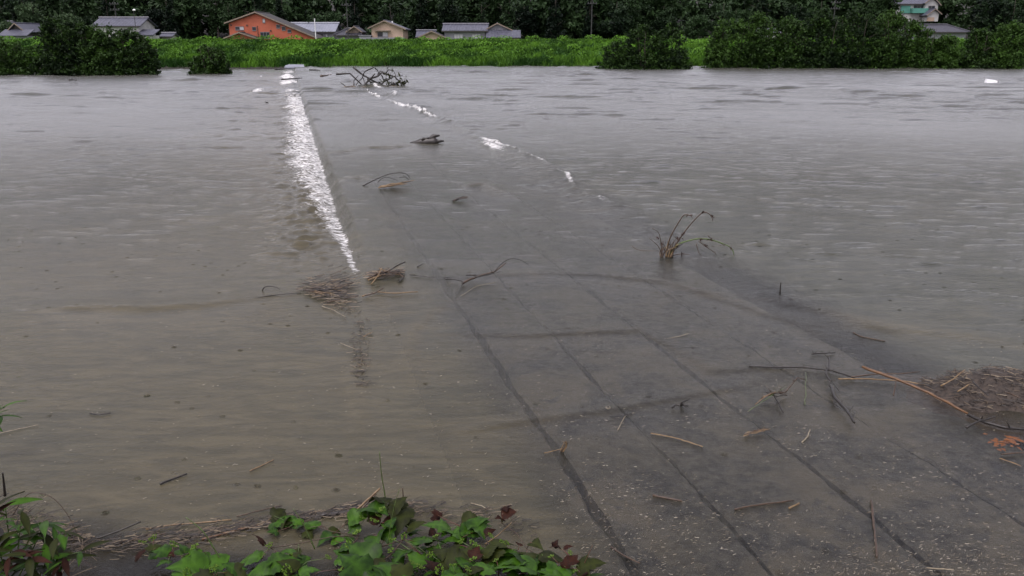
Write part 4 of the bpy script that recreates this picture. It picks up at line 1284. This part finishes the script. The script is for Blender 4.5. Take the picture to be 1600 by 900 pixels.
for i, (pl, r_, m_) in enumerate([([(1190, 622, .02), (1206, 614, .07), (1228, 613, .05)], .014, 'brown_wood'), ([(1208, 616, .05), (1217, 630, .02), (1224, 645)], .013, 'wet_wood'), ([(1228, 612, .06), (1238, 600, .08), (1246, 590, .1)], .012, 'brown_wood'),
                                  ([(1180, 632), (1195, 620, .05), (1212, 612, .08)], .007, 'reed_tan'), ([(1170, 642), (1200, 622, .04), (1228, 604, .08)], .005, 'green_stem'), ([(1200, 618, .05), (1215, 613, .06), (1230, 618)], .012, 'brown_wood'), ([(1196, 612, .05), (1212, 620, .04), (1226, 617)], .010, 'wet_wood'), ([(1246, 590, .1), (1260, 594, .02)], .007, 'brown_wood')]):
    stick('twig', None, None, pl, (r_, r_ * .6), m_, None, .02, t, i, buds=4)
stick('green_grass', 'single green grass blade standing beside the long black stick', 'grass blade', [(1258, 632), (1259, 606, .02), (1259, 582, .03)], (.006, .003), 'green_stem', LG, .02)
t = empty('twig_bundle', P(1180, 675), 'small flat bundle of brown twigs on a near plank', 'driftwood')
for i in range(8):
    r = random.Random(600 + i); stick('twig', None, None, [(1161 + r.uniform(0, 8), 678 + r.uniform(-3, 4)), (1180 + r.uniform(-4, 8), 674 + r.uniform(-4, 3), .02), (1192 + r.uniform(0, 12), 671 + r.uniform(-3, 2), .02)], .007, 'brown_wood' if i % 2 else 'reed_tan', None, .02, t, i, buds=2)

# soil mound at the right edge
mc = P(1560, 615)
root = empty('soil_mound', (mc.x, mc.y, 0), 'mound of brown soil and roots at the right edge of the causeway', 'mound')
n1_ = 70
ux = np.linspace(-1.25, 1.9, n1_); uy = np.linspace(-.95, .85, n1_)
MX, MY = np.meshgrid(ux, uy)
ex = MX / np.where(MX < 0, 1.0, 2.0); ey = MY / .62
edge = 1 - np.sqrt(ex ** 2 + ey ** 2) + .22 * waves2(MX, MY, 14, .25, .9, 95, 3.0)
MZ = .30 * smooth(0, 1.0, edge) ** .8 + .05 * np.where(edge > 0, 1, 0) * waves2(MX, MY, 24, .06, .3, 96, 4.0) - .10 * smooth(.05, -.2, edge) - .02
link_mesh('heap', np_mesh('heap', np.stack([MX, MY, MZ], -1).reshape(-1, 3), grid_faces(n1_, n1_), M['soil'], True), root)
r = np.random.default_rng(77); k = r.choice(np.where((edge > .12).ravel())[0], 1100)
lm = litter_mesh('roots', MX.ravel()[k] + r.normal(0, .02, 1100), MY.ravel()[k] + r.normal(0, .02, 1100), 1100, .10, .007, M['litter'], 0, 16)
co = np.empty(len(lm.vertices) * 3, np.float32); lm.vertices.foreach_get('co', co); co = co.reshape(-1, 3); co[:, 2] += np.repeat(MZ.ravel()[k] + .012, 9); lm.vertices.foreach_set('co', co.ravel())
link_mesh('roots', lm, root)['kind'] = 'stuff'
for i, pl in enumerate([[(1470, 603, .12), (1490, 592, .2), (1508, 577, .25)], [(1520, 596, .22), (1530, 606, .2), (1545, 618, .18)], [(1570, 612, .25), (1590, 620, .2), (1604, 628, .2)], [(1496, 612, .12), (1515, 600, .2)]]):
    stick('stick', None, None, pl, .012, ['reed_tan', 'wet_wood', 'brown_wood', 'reed_tan'][i], None, .03, root, i)
# rust-coloured leaves just under the surface
t = empty('leaf_cluster', P(1570, 692, -.01), 'orange-brown withered leaves under the shallow water at right', 'leaves')
M['leaf_rust'] = leaf_mat('leaf_rust', (.13, .045, .012), (.24, .085, .022), rand=.1, trans=0)
r = np.random.default_rng(9)
for i in range(34):
    c = P(1570 + 13 * r.normal(), 691 + 4.5 * r.normal(), -.022)
    ang = r.random() * 6.28; L = .075 * r.uniform(.6, 1.3)
    V = [(0, 0, 0), (L * .4, L * .3, .006), (L, 0, .0), (L * .4, -L * .3, .004)]
    me = np_mesh('leaf', V, [[0, 1, 2, 3]], M['leaf_rust'], False, {'tone': [.5 + .5 * r.random()] * 4})
    o = link_mesh('leaf', me, t, c - t.location); o.rotation_euler = (r.normal(0, .15), r.normal(0, .15), ang)

# small loose bits on the planks
SG = 'loose stalks on the near planks'
for (nm, lab, cat, pl, rd, mt_) in [
        ('straw', 'pale tan straw lying on the middle near plank', 'straw', [(1017, 677), (1050, 683), (1075, 690), (1098, 698)], .010, 'reed_tan'),
        ('reed_stalk', 'brown jointed reed lying upright in the bottom right area', 'reed', [(1361, 782), (1365, 815), (1368, 845), (1370, 870)], .014, 'brown_wood'),
        ('reed_stalk', 'dull brown reed stalk lying flat near the bottom centre-right', 'reed', [(1148, 796), (1175, 790), (1205, 786), (1240, 782)], .012, 'brown_wood'),
        ('reed_stalk', 'short yellow reed piece beside the dull brown stalk', 'reed', [(1233, 794), (1249, 786)], .012, 'reed_tan'),
        ('reed_stalk', 'reddish flattened reed sheath on the middle near plank', 'reed', [(1020, 774), (1040, 778), (1066, 783)], .015, 'brown_wood'),
        ('stick', 'thin black curved twig on the middle plank below the ring', 'twig', [(953, 650), (972, 650), (988, 645)], .007, 'wet_wood'),
        ('straw', 'forked pale straw beside the thin black curved twig', 'straw', [(965, 672), (971, 660), (977, 650)], .006, 'straw'),
        ('straw', 'pale straw bent over the second plank joint', 'straw', [(1253, 691), (1262, 682), (1266, 671)], .009, 'straw'),
        ('straw', 'pale straw floating right of the wandering wave front', 'straw', [(1040, 529), (1060, 526), (1076, 521)], .006, 'straw'),
        ('stick', 'dark brown stick alone on the left brown water', 'stick', [(250, 756), (270, 748), (292, 740)], .012, 'wet_wood'),
        ('straw', 'long white straw floating at the left edge', 'straw', [(-4, 678), (30, 670), (60, 664)], .006, 'straw'),
        ('stick', 'short dark twig on the left water above the white straw', 'stick', [(140, 646), (155, 648), (173, 645)], .008, 'wet_wood'),
        ('straw', 'reddish straw on the brown water left of centre', 'straw', [(390, 736), (410, 727), (428, 718)], .008, 'reed_tan'),
        ('straw', 'brown bent twig in the water just before the vine at right', 'twig', [(955, 855), (975, 868), (1000, 880)], .010, 'brown_wood'),
        ('straw', 'straw bit in the bottom right corner', 'straw', [(1448, 887), (1470, 889), (1490, 890)], .008, 'straw'),
        ('stick', 'thin twig under the mound on the last plank', 'stick', [(1562, 716), (1580, 722), (1595, 728)], .008, 'reed_tan'),
        ('stick', 'dark twig lying across the first wide joint shade', 'twig', [(850, 708), (868, 704), (882, 700)], .006, 'reed_tan'),
        ('stick', 'dark short twig on upstream water by the weed', 'twig', [(1010, 430), (1018, 446)], .005, 'wet_wood')]:
    stick(nm, lab, cat, pl, (rd, rd * .8), mt_, SG, .012, seed=11)
t = empty('leaf_clump', P(1062, 632), 'pair of black curled leaves on the middle plank', 'leaves')
for i, pl in enumerate([[(1050, 637), (1055, 632, .03), (1062, 634, .02)], [(1064, 634), (1066, 628, .05), (1077, 624, .06)], [(1064, 631), (1070, 634, .03), (1076, 634, .02)]]):
    stick('curled_leaf', None, None, pl, .018, 'wet_wood', None, .015, t, i)
t = empty('grass_tuft', P(880, 704), 'small brown grass tuft caught at the widest plank joint', 'plant')
for i in range(7):
    r = random.Random(i); arc(t, 'blade', [(877 + r.uniform(-3, 3), 706), (881 + r.uniform(-3, 5), 697), (884 + r.uniform(-6, 8), 689)], P(880, 706).y, .005, 'brown_wood' if i % 2 else 'reed_tan', i, .03)
b = MB()
for k in range(10):
    w = 2 * math.pi * k / 10; b.v.append((math.cos(w) * .03, math.sin(w) * .042, .012)); b.v.append((math.cos(w) * .018, math.sin(w) * .026, .018)); b.v.append((math.cos(w) * .024, math.sin(w) * .034, 0))
for k in range(10):
    a0, a1 = 3 * k, 3 * ((k + 1) % 10)
    b.f += [(a0, a1, a1 + 1, a0 + 1), (a0 + 1, a1 + 1, a1 + 2, a0 + 2), (a0 + 2, a1 + 2, a1, a0)]
o = b.build('shell_ring', M['straw']); o.location = P(950, 638); tag(o, 'small white ring-shaped shell on the middle plank', 'shell')
# white foam block far out on the right
c = P(1547, 131); b = MB()
b.poly([c + Vector(q) for q in ((-.55, -.3, -.05), (.5, -.35, -.05), (.6, .35, -.05), (-.45, .3, -.05), (-.45, -.2, .42), (.5, -.3, .30), (.45, .25, .36), (-.4, .25, .46))],
       [(0, 3, 2, 1), (4, 5, 6, 7), (0, 1, 5, 4), (1, 2, 6, 5), (2, 3, 7, 6), (3, 0, 4, 7)])
tag(b.build('foam_block', M['white_paint']), 'bright white block floating far out at right', 'foam block')

fl_v, fl_f = [], []
rr = random.Random(8)
flecks = [(665, 125), (686, 138), (870, 121), (745, 117), (349, 109), (408, 119), (991, 122), (648, 134), (1097, 119), (1396, 108), (1275, 108)]
for (x_, y_) in flecks:
    c_ = P(x_, y_, .05); sz_ = c_.y * rr.uniform(.0008, .0017); b0 = len(fl_v)
    fl_v += [tuple(c_ + Vector((sz_ * rr.uniform(.9, 2.2) * math.cos(w), sz_ * math.sin(w), 0))) for w in (0, 1.05, 2.1, 3.14, 4.2, 5.25)] + [tuple(c_ + Vector((sz_ * .3, 0, sz_ * .45)))]
    fl_f += [(b0 + k_, b0 + (k_ + 1) % 6, b0 + 6) for k_ in range(6)]
tag(link_mesh('foam_flecks', np_mesh('foam_flecks', fl_v, fl_f, M['white_paint'], True)), 'scattered flecks of white foam drifting on the river', 'foam', kind='stuff')
for (lab, pl, rd) in [('short dark driftwood piece floating before the left willow clump', [(108, 125), (114, 124.5), (120, 125)], .10), ('tiny dark stick afloat before the broad three-lobed willow', [(962, 129), (975, 128.6), (982, 129)], .08),
                      ('short dark stick on the upstream water above the weed', [(1316, 338.5), (1328, 337.5), (1342, 337)], .03), ('dark speck of driftwood left of the white drop', [(416, 160), (418, 160.5)], .08)]:
    stick('driftwood_stick', lab, 'stick', pl, (rd, rd * .7), 'wet_wood', 'scattered driftwood far out', .05)

# fine chaff on the near shallow water
n = 4200
pts = []
while len(pts) < n:
    px, py = random.uniform(560, 1650), 900 - 400 * random.random() ** 1.6
    u = P(px, py).dot(NX)
    if u < 2.0 and random.random() < .75: continue
    q_ = P(px, py)
    d = math.sin(q_.x * 2.3 + 1.3 * math.sin(q_.y * 1.7)) + math.sin(q_.y * 3.1 + q_.x)
    if random.random() < .45 + .28 * d: pts.append(q_)
for _ in range(900):
    q_ = P(random.uniform(-30, 760), 860 - 380 * random.random() ** 1.3); pts.append(q_)
n = len(pts)
c = np.array([np.array(q_) for q_ in pts])
ch = link_mesh('chaff', litter_mesh('chaff', c[:, 0], c[:, 1], n, .020, .0030, M['chaff'], .006, 21, .25, .9))
tag(ch, 'pale straw chaff scattered over the shallow near water', 'chaff', kind='stuff')

# ------------------------------------------------------------------ near bank: drift line, vines, weeds
n = 2600
tt = rng.random(n)
lx = np.array([60, 150, 230, 300, 400, 470, 540, 590, 680, 760, 840]); ly = np.array([800, 858, 848, 838, 822, 812, 800, 792, 800, 806, 830]); ls = np.array([14, 8, 11, 9, 6, 6, 5, 6, 8, 9, 12])
px = 60 + 780 * rng.random(n) ** .9; py = np.interp(px, lx, ly) + rng.normal(0, 1, n) * np.interp(px, lx, ls)
dens = np.interp(px, [60, 140, 420, 600, 700, 840], [.3, .6, .6, .6, .25, .15]); kp = rng.random(n) < dens * np.clip(.75 + .5 * np.sin(px * .09) * np.sin(px * .031 + 1), .2, 1)
c = np.array([np.array(P(a_, b_)) for a_, b_ in zip(px[kp], py[kp])])
dl = link_mesh('drift_line', litter_mesh('drift_line', c[:, 0], c[:, 1], len(c), .10, .006, M['litter'], .012, 31, .25, .7))
tag(dl, 'drift line of straw and chips along the near bank', 'straw', kind='stuff')
BG = 'stalks in the near drift line'
for (nm, lab, pl, rd, mt_) in [
        ('reed_stalk', 'bright orange reed stalk, thickest in the near drift line', [(315, 843), (345, 835), (375, 827), (405, 821)], .013, 'reed_orange'),
        ('reed_stalk', 'pale tan reed with dark joints behind the orange stalk', [(228, 827), (270, 820), (310, 817), (362, 812)], .009, 'reed_tan'),
        ('stick', 'black broken stick end rising from the drift line at left', [(150, 842), (185, 830, .03), (220, 815, .07)], .010, 'wet_wood'),
        ('reed_stalk', 'dark reed in front of the pale jointed reed', [(180, 850), (215, 838), (260, 834)], .008, 'brown_wood'),
        ('reed_stalk', 'reddish reed trailing off toward the middle of the drift line', [(370, 807), (400, 799), (440, 790)], .007, 'brown_wood'),
        ('reed_stalk', 'thick tan reed bundle leaning up near the grass spike', [(556, 798, .03), (575, 780, .10), (594, 763, .17)], .013, 'reed_tan'),
        ('reed_stalk', 'second thinner reed beside the leaning tan reed', [(560, 800, .03), (574, 786, .08), (588, 772, .13)], .010, 'brown_wood'),
        ('stick', 'dark flattened stalk bundle below the leaning reed', [(500, 806), (525, 802), (552, 798)], .020, 'wet_wood'),
        ('straw', 'straw curving out of the drift line right of the vine', [(735, 786), (752, 790), (762, 796)], .006, 'straw')]:
    stick(nm, lab, 'reed', pl, (rd, rd * .8), mt_, BG, .015, seed=17)


def leaf_mesh(name, kind, m, seed):
    """a vine leaf: heart-shaped or three-lobed, folded along the midrib, with raised veins"""
    r = random.Random(seed)
    if kind == 'heart':
        half = [(0, -.06), (.20, -.14), (.42, -.06), (.52, .14), (.47, .36), (.33, .58), (.16, .80), (0, 1.0)]
    else:
        half = [(0, -.04), (.20, -.14), (.44, -.08), (.60, .14), (.66, .40), (.40, .44), (.34, .60), (.20, .78), (0, 1.0)]
    ser = []
    for i in range(len(half) - 1):
        (x0_, y0_), (x1_, y1_) = half[i], half[i + 1]
        ser += [(x0_, y0_), ((x0_ + x1_) / 2 * .93, (y0_ + y1_) / 2 - .01)]
    half = ser + [half[-1]]
    n_ = len(half); V = []; fold = r.uniform(.1, .7); droop = r.uniform(.1, .75); curl = r.uniform(-.35, .35); tone = []
    for (x_, y_) in half:
        V.append((0, y_, -droop * max(0, y_) ** 2)); tone.append(.8)
    for s_ in (-1, 1):
        for (f, dz) in ((.55, 1), (1.0, 1)):
            for i, (x_, y_) in enumerate(half):
                xx = x_ * f * s_ * (1 + r.uniform(-.05, .05)); V.append((xx, y_ * (1 if f < 1 else 1) + r.uniform(-.02, .02), fold * abs(xx) * (1 - .9 * abs(xx)) - droop * max(0, y_) ** 2 - (.14 * x_ if f == 1 else 0) + curl * xx * y_ + r.uniform(-.02, .02)))
                tone.append(.30 + (.38 if i % 4 == 0 else 0) * (1 if f < 1 else .6) + r.uniform(-.10, .10))
    F = []
    for s_ in (0, 1):
        b0 = n_ + s_ * 2 * n_
        for i in range(n_ - 1):
            q1 = (i, i + 1, b0 + i + 1, b0 + i); q2 = (b0 + i, b0 + i + 1, b0 + n_ + i + 1, b0 + n_ + i)
            F += [q1, q2] if s_ else [q1[::-1], q2[::-1]]
    return np_mesh(name, V, F, M[m], True, {'tone': np.clip(tone, 0, 1)})


LEAF = {}
for mname in ('vine_green', 'vine_olive', 'vine_red'):
    LEAF[mname] = [leaf_mesh('leaf', k, mname, i) for i, k in enumerate(('heart', 'lobed', 'heart', 'lobed', 'heart', 'lobed'))]
ub = MB()
r = random.Random(3)
umb_v, umb_f, umb_t = [], [], []
for k in range(26):
    a_ = r.uniform(0, 6.28); d_ = r.random() ** .5 * .5; x_, y_, z_ = d_ * math.cos(a_), d_ * math.sin(a_), r.uniform(.0, .22)
    s_ = r.uniform(.07, .12); b0 = len(umb_v)
    umb_v += [(x_ + s_, y_, z_), (x_ - s_, y_, z_), (x_, y_ + s_, z_), (x_, y_ - s_, z_), (x_, y_, z_ + s_), (x_, y_, z_ - s_)]
    umb_f += [(b0 + i, b0 + j, b0 + q_) for i, j, q_ in ((0, 2, 4), (2, 1, 4), (1, 3, 4), (3, 0, 4), (2, 0, 5), (1, 2, 5), (3, 1, 5), (0, 3, 5))]
    umb_t += [r.random()] * 6
UMB = np_mesh('flower_cluster', umb_v, umb_f, M['umbel'], False, {'tone': umb_t})


def vine(label, base, leaves, umbels, seed, extra=()):
    """leaves: (px, py, size px, z, colour); a stem runs from the root on the bank to each leaf cluster"""
    r = random.Random(seed)
    bp = P(base[0], base[1], .12); root = empty('vine', bp, label, 'vine', 'vines hanging over the near bank')
    tips = []
    leaves = [(a_, b_, c2 * (.62 if col == 'r' else 1.0), d_, col) for (a_, b_, c2, d_, col) in leaves]
    more = []
    for (a_, b_, c2, d_, col) in leaves:
        for _ in range(2 if col != 'r' else 0):
            more.append((a_ + r.gauss(0, 17), min(b_ + abs(r.gauss(0, 11)) + 2, 905), r.uniform(13, 25), max(.04, d_ - r.uniform(.0, .1)), r.choice('ggggo')))
    leaves = leaves + more
    for (px, py, s_, z_, c_) in leaves:
        p_ = P(px, py, z_); dist = (p_ - Vector((0, 0, H))).length
        o = link_mesh('leaf', r.choice(LEAF[{'g': 'vine_green', 'o': 'vine_olive', 'r': 'vine_red'}[c_]]), root, p_ - bp)
        k = s_ / FPX * dist / 1.0
        o.scale = (k * r.uniform(.85, 1.1), k, k)
        tilt = r.uniform(.1, .9)
        az = r.uniform(-2.6, 2.6) if c_ != 'r' else r.uniform(-3.1, 3.1)
        o.rotation_euler = (tilt * (1 if c_ != 'r' else 1.6) - .1, r.uniform(-.5, .5), az + math.pi)
        tips.append(p_)
    for (px, py, s_, z_) in umbels:
        p_ = P(px, py, z_); dist = (p_ - Vector((0, 0, H))).length
        o = link_mesh('flower_cluster', UMB, root, p_ - bp); k = s_ / FPX * dist * .85; o.scale = (k, k, k); o.rotation_euler = (.5, 0, r.uniform(0, 6))
        tips.append(p_)
    # main runner passes through leaf positions, side stalks reach the rest
    tips.sort(key=lambda q_: (q_ - bp).length)
    main = tips[::max(1, len(tips) // 7)]
    path = [bp + Vector((0, -.25, -.2)), bp] + [q_ - Vector((0, 0, .03)) for q_ in main]
    pts_ = []
    for i in range(len(path) - 1): pts_ += crooked(path[i], path[i + 1], 3, .05, r)[:-1]
    pts_.append(path[-1])
    MB().tube(pts_, [.0065, .003], 5).build('stem', M['brown_wood'], root, True)
    for q_ in tips:
        near_ = min(pts_, key=lambda w: (w - q_).length if (w - q_).length > .02 else 9)
        mid = (near_ + q_) / 2 + Vector((r.uniform(-.03, .03), r.uniform(-.03, .03), .02))
        MB().tube([near_, mid, q_], [.0032, .0022], 4).build('leaf_stalk', M[r.choice(['green_stem', 'red_stem'])], root, True)
    return root


def scatter(r, cx, cy, wx_, wy_, n_, smin, smax, zmin, zmax, mix):
    return [(cx + r.uniform(-wx_, wx_), cy + r.uniform(-wy_, wy_), r.uniform(smin, smax), r.uniform(zmin, zmax), r.choice(mix)) for _ in range(n_)]


r = random.Random(31)
vine('vine with hanging red leaf reaching out at far left of the bank', (300, 905), [(262, 862, 24, .16, 'g'), (240, 858, 16, .18, 'o'), (213, 872, 30, .14, 'r'), (290, 872, 32, .10, 'g'), (288, 862, 18, .14, 'g'), (320, 885, 46, .16, 'g'), (350, 880, 36, .14, 'g'), (335, 899, 40, .2, 'o'), (300, 896, 40, .18, 'g'), (355, 895, 34, .2, 'o'), (372, 892, 26, .2, 'g'), (264, 866, 14, .15, 'r')],
     [(240, 840, 14, .20), (222, 848, 12, .2), (270, 852, 15, .18), (306, 854, 16, .2), (336, 888, 18, .22), (312, 866, 10, .2), (360, 884, 16, .2), (290, 894, 14, .2)], 1)
vine('sparse vine of large leaves over the dark quiet water', (430, 905), [(406, 870, 34, .12, 'g'), (412, 850, 34, .14, 'r'), (440, 865, 30, .16, 'g'), (450, 870, 34, .16, 'o'), (424, 886, 36, .2, 'g'), (400, 890, 30, .2, 'g'), (460, 890, 30, .2, 'o'), (470, 894, 26, .2, 'g'), (490, 824, 26, .06, 'g'), (440, 810, 24, .06, 'o'), (428, 806, 20, .08, 'o'), (454, 814, 20, .05, 'o')],
     [(422, 851, 12, .2), (452, 871, 15, .22), (433, 872, 12, .22), (446, 892, 20, .24), (512, 872, 12, .2), (545, 855, 20, .2), (560, 832, 18, .18), (540, 888, 22, .2)], 2)
big = [(575, 794, 42, .24, 'g'), (548, 812, 30, .16, 'g'), (600, 785, 34, .3, 'o'), (612, 797, 30, .28, 'o'), (628, 797, 42, .26, 'o'), (584, 818, 30, .2, 'r'), (590, 838, 44, .16, 'g'), (606, 828, 30, .2, 'g'), (648, 846, 46, .2, 'g'), (636, 862, 30, .2, 'g'), (624, 884, 52, .24, 'g'), (580, 878, 48, .2, 'g'), (566, 894, 44, .22, 'g'), (600, 880, 34, .2, 'o'), (616, 812, 34, .2, 'r'), (640, 825, 28, .2, 'o'), (535, 858, 30, .08, 'g'), (520, 835, 26, .04, 'g'), (606, 905, 46, .25, 'g'), (634, 900, 34, .25, 'o'), (560, 860, 22, .12, 'g'), (655, 868, 34, .2, 'g')]
vine('thick climbing vine with the brightest leaves near the grass spike', (600, 910), big, [(598, 796, 16, .3), (566, 810, 12, .22), (590, 805, 14, .25), (584, 815, 16, .24), (612, 817, 12, .25), (630, 838, 13, .26), (614, 844, 14, .24), (592, 864, 10, .2), (612, 860, 14, .22), (656, 887, 16, .24), (644, 880, 12, .24)], 3)
mid_ = [(700, 826, 34, .12, 'g'), (725, 815, 30, .14, 'o'), (742, 812, 34, .18, 'g'), (754, 812, 30, .16, 'g'), (738, 826, 30, .12, 'g'), (680, 812, 26, .1, 'r'), (684, 805, 24, .16, 'r'), (760, 834, 24, .16, 'r'), (704, 838, 30, .1, 'g'), (722, 840, 30, .12, 'g'), (772, 850, 34, .2, 'o'), (780, 860, 36, .2, 'o'), (690, 858, 30, .2, 'o'), (700, 872, 34, .22, 'o'), (720, 880, 32, .22, 'g'), (740, 870, 30, .22, 'r'), (680, 888, 34, .24, 'r'), (710, 898, 34, .24, 'g'), (750, 892, 36, .24, 'g'), (668, 850, 26, .16, 'o'), (690, 880, 26, .2, 'o'), (728, 858, 26, .2, 'o'), (758, 870, 28, .2, 'o'), (676, 835, 20, .12, 'r'), (735, 896, 30, .24, 'o')]
vine('dense olive and green vine patch right of the bright vine', (720, 910), mid_, [(682, 838, 12, .2), (721, 846, 12, .2), (740, 852, 20, .22), (741, 874, 16, .24), (766, 838, 12, .22), (708, 884, 13, .26), (685, 890, 18, .26), (730, 890, 14, .26), (784, 848, 12, .2), (672, 866, 13, .22)], 4)
vine('vine with one upright reddish-brown leaf against the water', (790, 905), [(786, 802, 34, .24, 'r'), (790, 792, 26, .26, 'r'), (784, 812, 26, .2, 'r'), (800, 862, 34, .18, 'g'), (822, 864, 30, .2, 'o'), (832, 848, 22, .22, 'o'), (812, 852, 18, .2, 'r'), (848, 868, 36, .2, 'o'), (826, 882, 54, .22, 'g'), (806, 884, 40, .22, 'g'), (790, 890, 36, .24, 'g')],
     [(790, 850, 12, .22), (776, 876, 12, .24)], 5)
vine('right end of the vines with big green leaves and red shoots', (880, 910), [(832, 890, 52, .24, 'g'), (872, 888, 44, .24, 'g'), (860, 896, 36, .24, 'g'), (890, 878, 34, .24, 'r'), (874, 856, 22, .26, 'r'), (882, 856, 20, .26, 'r'), (866, 854, 18, .26, 'r'), (905, 888, 38, .22, 'o'), (884, 886, 26, .26, 'r'), (910, 898, 30, .22, 'r'), (850, 900, 44, .26, 'g')],
     [(890, 864, 10, .26), (862, 870, 12, .24), (900, 893, 10, .24)], 6)
# grass spikes and canes on the bank
def cane(label, name, pts, z0_, rad, m_, cat='stem', buds=0):
    Yc = P(pts[0][0], pts[0][1], z0_).y
    root = empty(name, P(pts[0][0], pts[0][1], z0_), label, cat, 'upright stems on the near bank')
    arc(root, 'stalk', pts, Yc, rad, m_, 3, .02)
    return root


cane('slender dark green grass spike, tallest over the vines', 'grass_spike', [(606, 802), (601, 770), (596, 740), (593, 706)], .1, .007, 'green_stem', 'grass')
cane('pale green stalk crossing the orange reed', 'grass_stalk', [(345, 875), (330, 850), (315, 828), (290, 808)], .15, .007, 'green_stem', 'grass')
cane('thin yellow-green stalk beside the short brown cane', 'grass_stalk', [(606, 850), (614, 800), (624, 764)], .15, .004, 'green_stem', 'grass')
cane('short upright brown cane behind the vine leaves', 'cane', [(631, 790), (630, 775), (629, 762)], .15, .007, 'brown_wood', 'cane')
cane('dull green blade leaning over the dark quiet water', 'grass_stalk', [(492, 858), (482, 836), (470, 812), (458, 795)], .1, .006, 'green_stem', 'grass')
cane('thin straight red stem at the right end of the vines', 'stem', [(902, 905), (914, 878), (926, 852)], .1, .004, 'red_stem', 'stem')
cane('pale straight stalk below the reddish-brown leaf', 'grass_stalk', [(758, 850), (778, 836), (800, 816)], .1, .005, 'reed_tan', 'grass')

# leafy weeds in the lower-left corner
r = random.Random(91)


def lance_mesh(m_, seed):
    rr = random.Random(seed); V, F, tn = [], [], []
    ws = [.02, .10, .14, .12, .07, .01]
    for i, w in enumerate(ws):
        y_ = i / 5; z_ = -.35 * y_ * y_
        V += [(-w, y_, z_ + .03), (0, y_, z_), (w, y_, z_ + .03)]; tn += [.4, .75, .45]
    for i in range(5):
        a_ = i * 3; F += [(a_, a_ + 1, a_ + 4, a_ + 3), (a_ + 1, a_ + 2, a_ + 5, a_ + 4)]
    return np_mesh('leaf', V, F, M[m_], True, {'tone': tn})


LANCE = {k: lance_mesh(k, 1) for k in ('vine_green', 'vine_olive', 'vine_red')}


def weed(label, base, stems_, z0_, col, seed, ln):
    rr = random.Random(seed); bp = P(base[0], base[1], z0_)
    root = empty('leafy_weed', bp, label, 'plant', 'weeds in the lower left corner')
    for pl in stems_:
        st = arc(root, 'stem', pl, bp.y, .006, 'green_stem', seed, .15)
        vs_ = [Vector(v_.co) for v_ in st.data.vertices]; m_ = len(vs_)
        for k in range(ln):
            p_ = vs_[min(m_ - 1, int((.25 + .75 * k / ln) * m_))]
            o = link_mesh('leaf', LANCE[rr.choice(col)], root, p_); s_ = rr.uniform(.13, .24); o.scale = (s_, s_, s_)
            o.rotation_euler = (rr.uniform(-.2, .7), rr.uniform(-.4, .4), rr.uniform(0, 6.28))
    return root


weed('bright lance-leaved weed at the lower left edge', (20, 900), [[(20, 900), (14, 840), (8, 790)], [(25, 895), (30, 840), (34, 800)], [(30, 900), (55, 850), (70, 815)]], .3, ['vine_green', 'vine_green', 'vine_olive'], 11, 11)
weed('drooping green weed leaning toward the straw drift', (60, 905), [[(60, 905), (80, 860), (95, 832)], [(50, 900), (70, 850), (60, 818)], [(70, 905), (105, 870), (128, 862)]], .3, ['vine_green', 'vine_olive'], 12, 9)
weed('dark olive weed clump at the bottom left corner', (30, 915), [[(5, 910), (10, 880), (20, 862)], [(40, 910), (50, 885), (46, 868)], [(75, 912), (90, 890), (100, 872)], [(15, 905), (-5, 850), (-12, 800)]], .3, ['vine_olive', 'vine_olive', 'vine_red', 'vine_green'], 13, 9)
weed('leafy sprig poking in at the left photo edge', (-30, 690), [[(-30, 690), (-12, 650), (8, 636)], [(-25, 690), (-8, 658), (2, 650)]], .2, ['vine_green'], 14, 8)
cane('thin arching brown stem over the corner weeds', 'stem', [(20, 805), (40, 775), (60, 770), (85, 780), (108, 808), (124, 842)], .2, .004, 'brown_wood', 'stem')
cane('thick black stake in the corner weeds', 'stake', [(8, 775), (6, 755), (4, 738)], .2, .013, 'wet_wood', 'stake')
n = 700
n = 420; px = rng.uniform(-40, 150, n); py = rng.uniform(770, 905, n); kp = py > np.interp(px, [-40, 30, 100, 150], [760, 790, 835, 850])
c = np.array([np.array(P(a_, b_, .0)) for a_, b_ in zip(px[kp], py[kp])])
dg = link_mesh('dry_grass', litter_mesh('dry_grass', c[:, 0], c[:, 1], len(c), .16, .006, M['litter'], .03, 41))
tag(dg, 'dead grass and roots under the corner weeds', 'dead grass', kind='stuff')
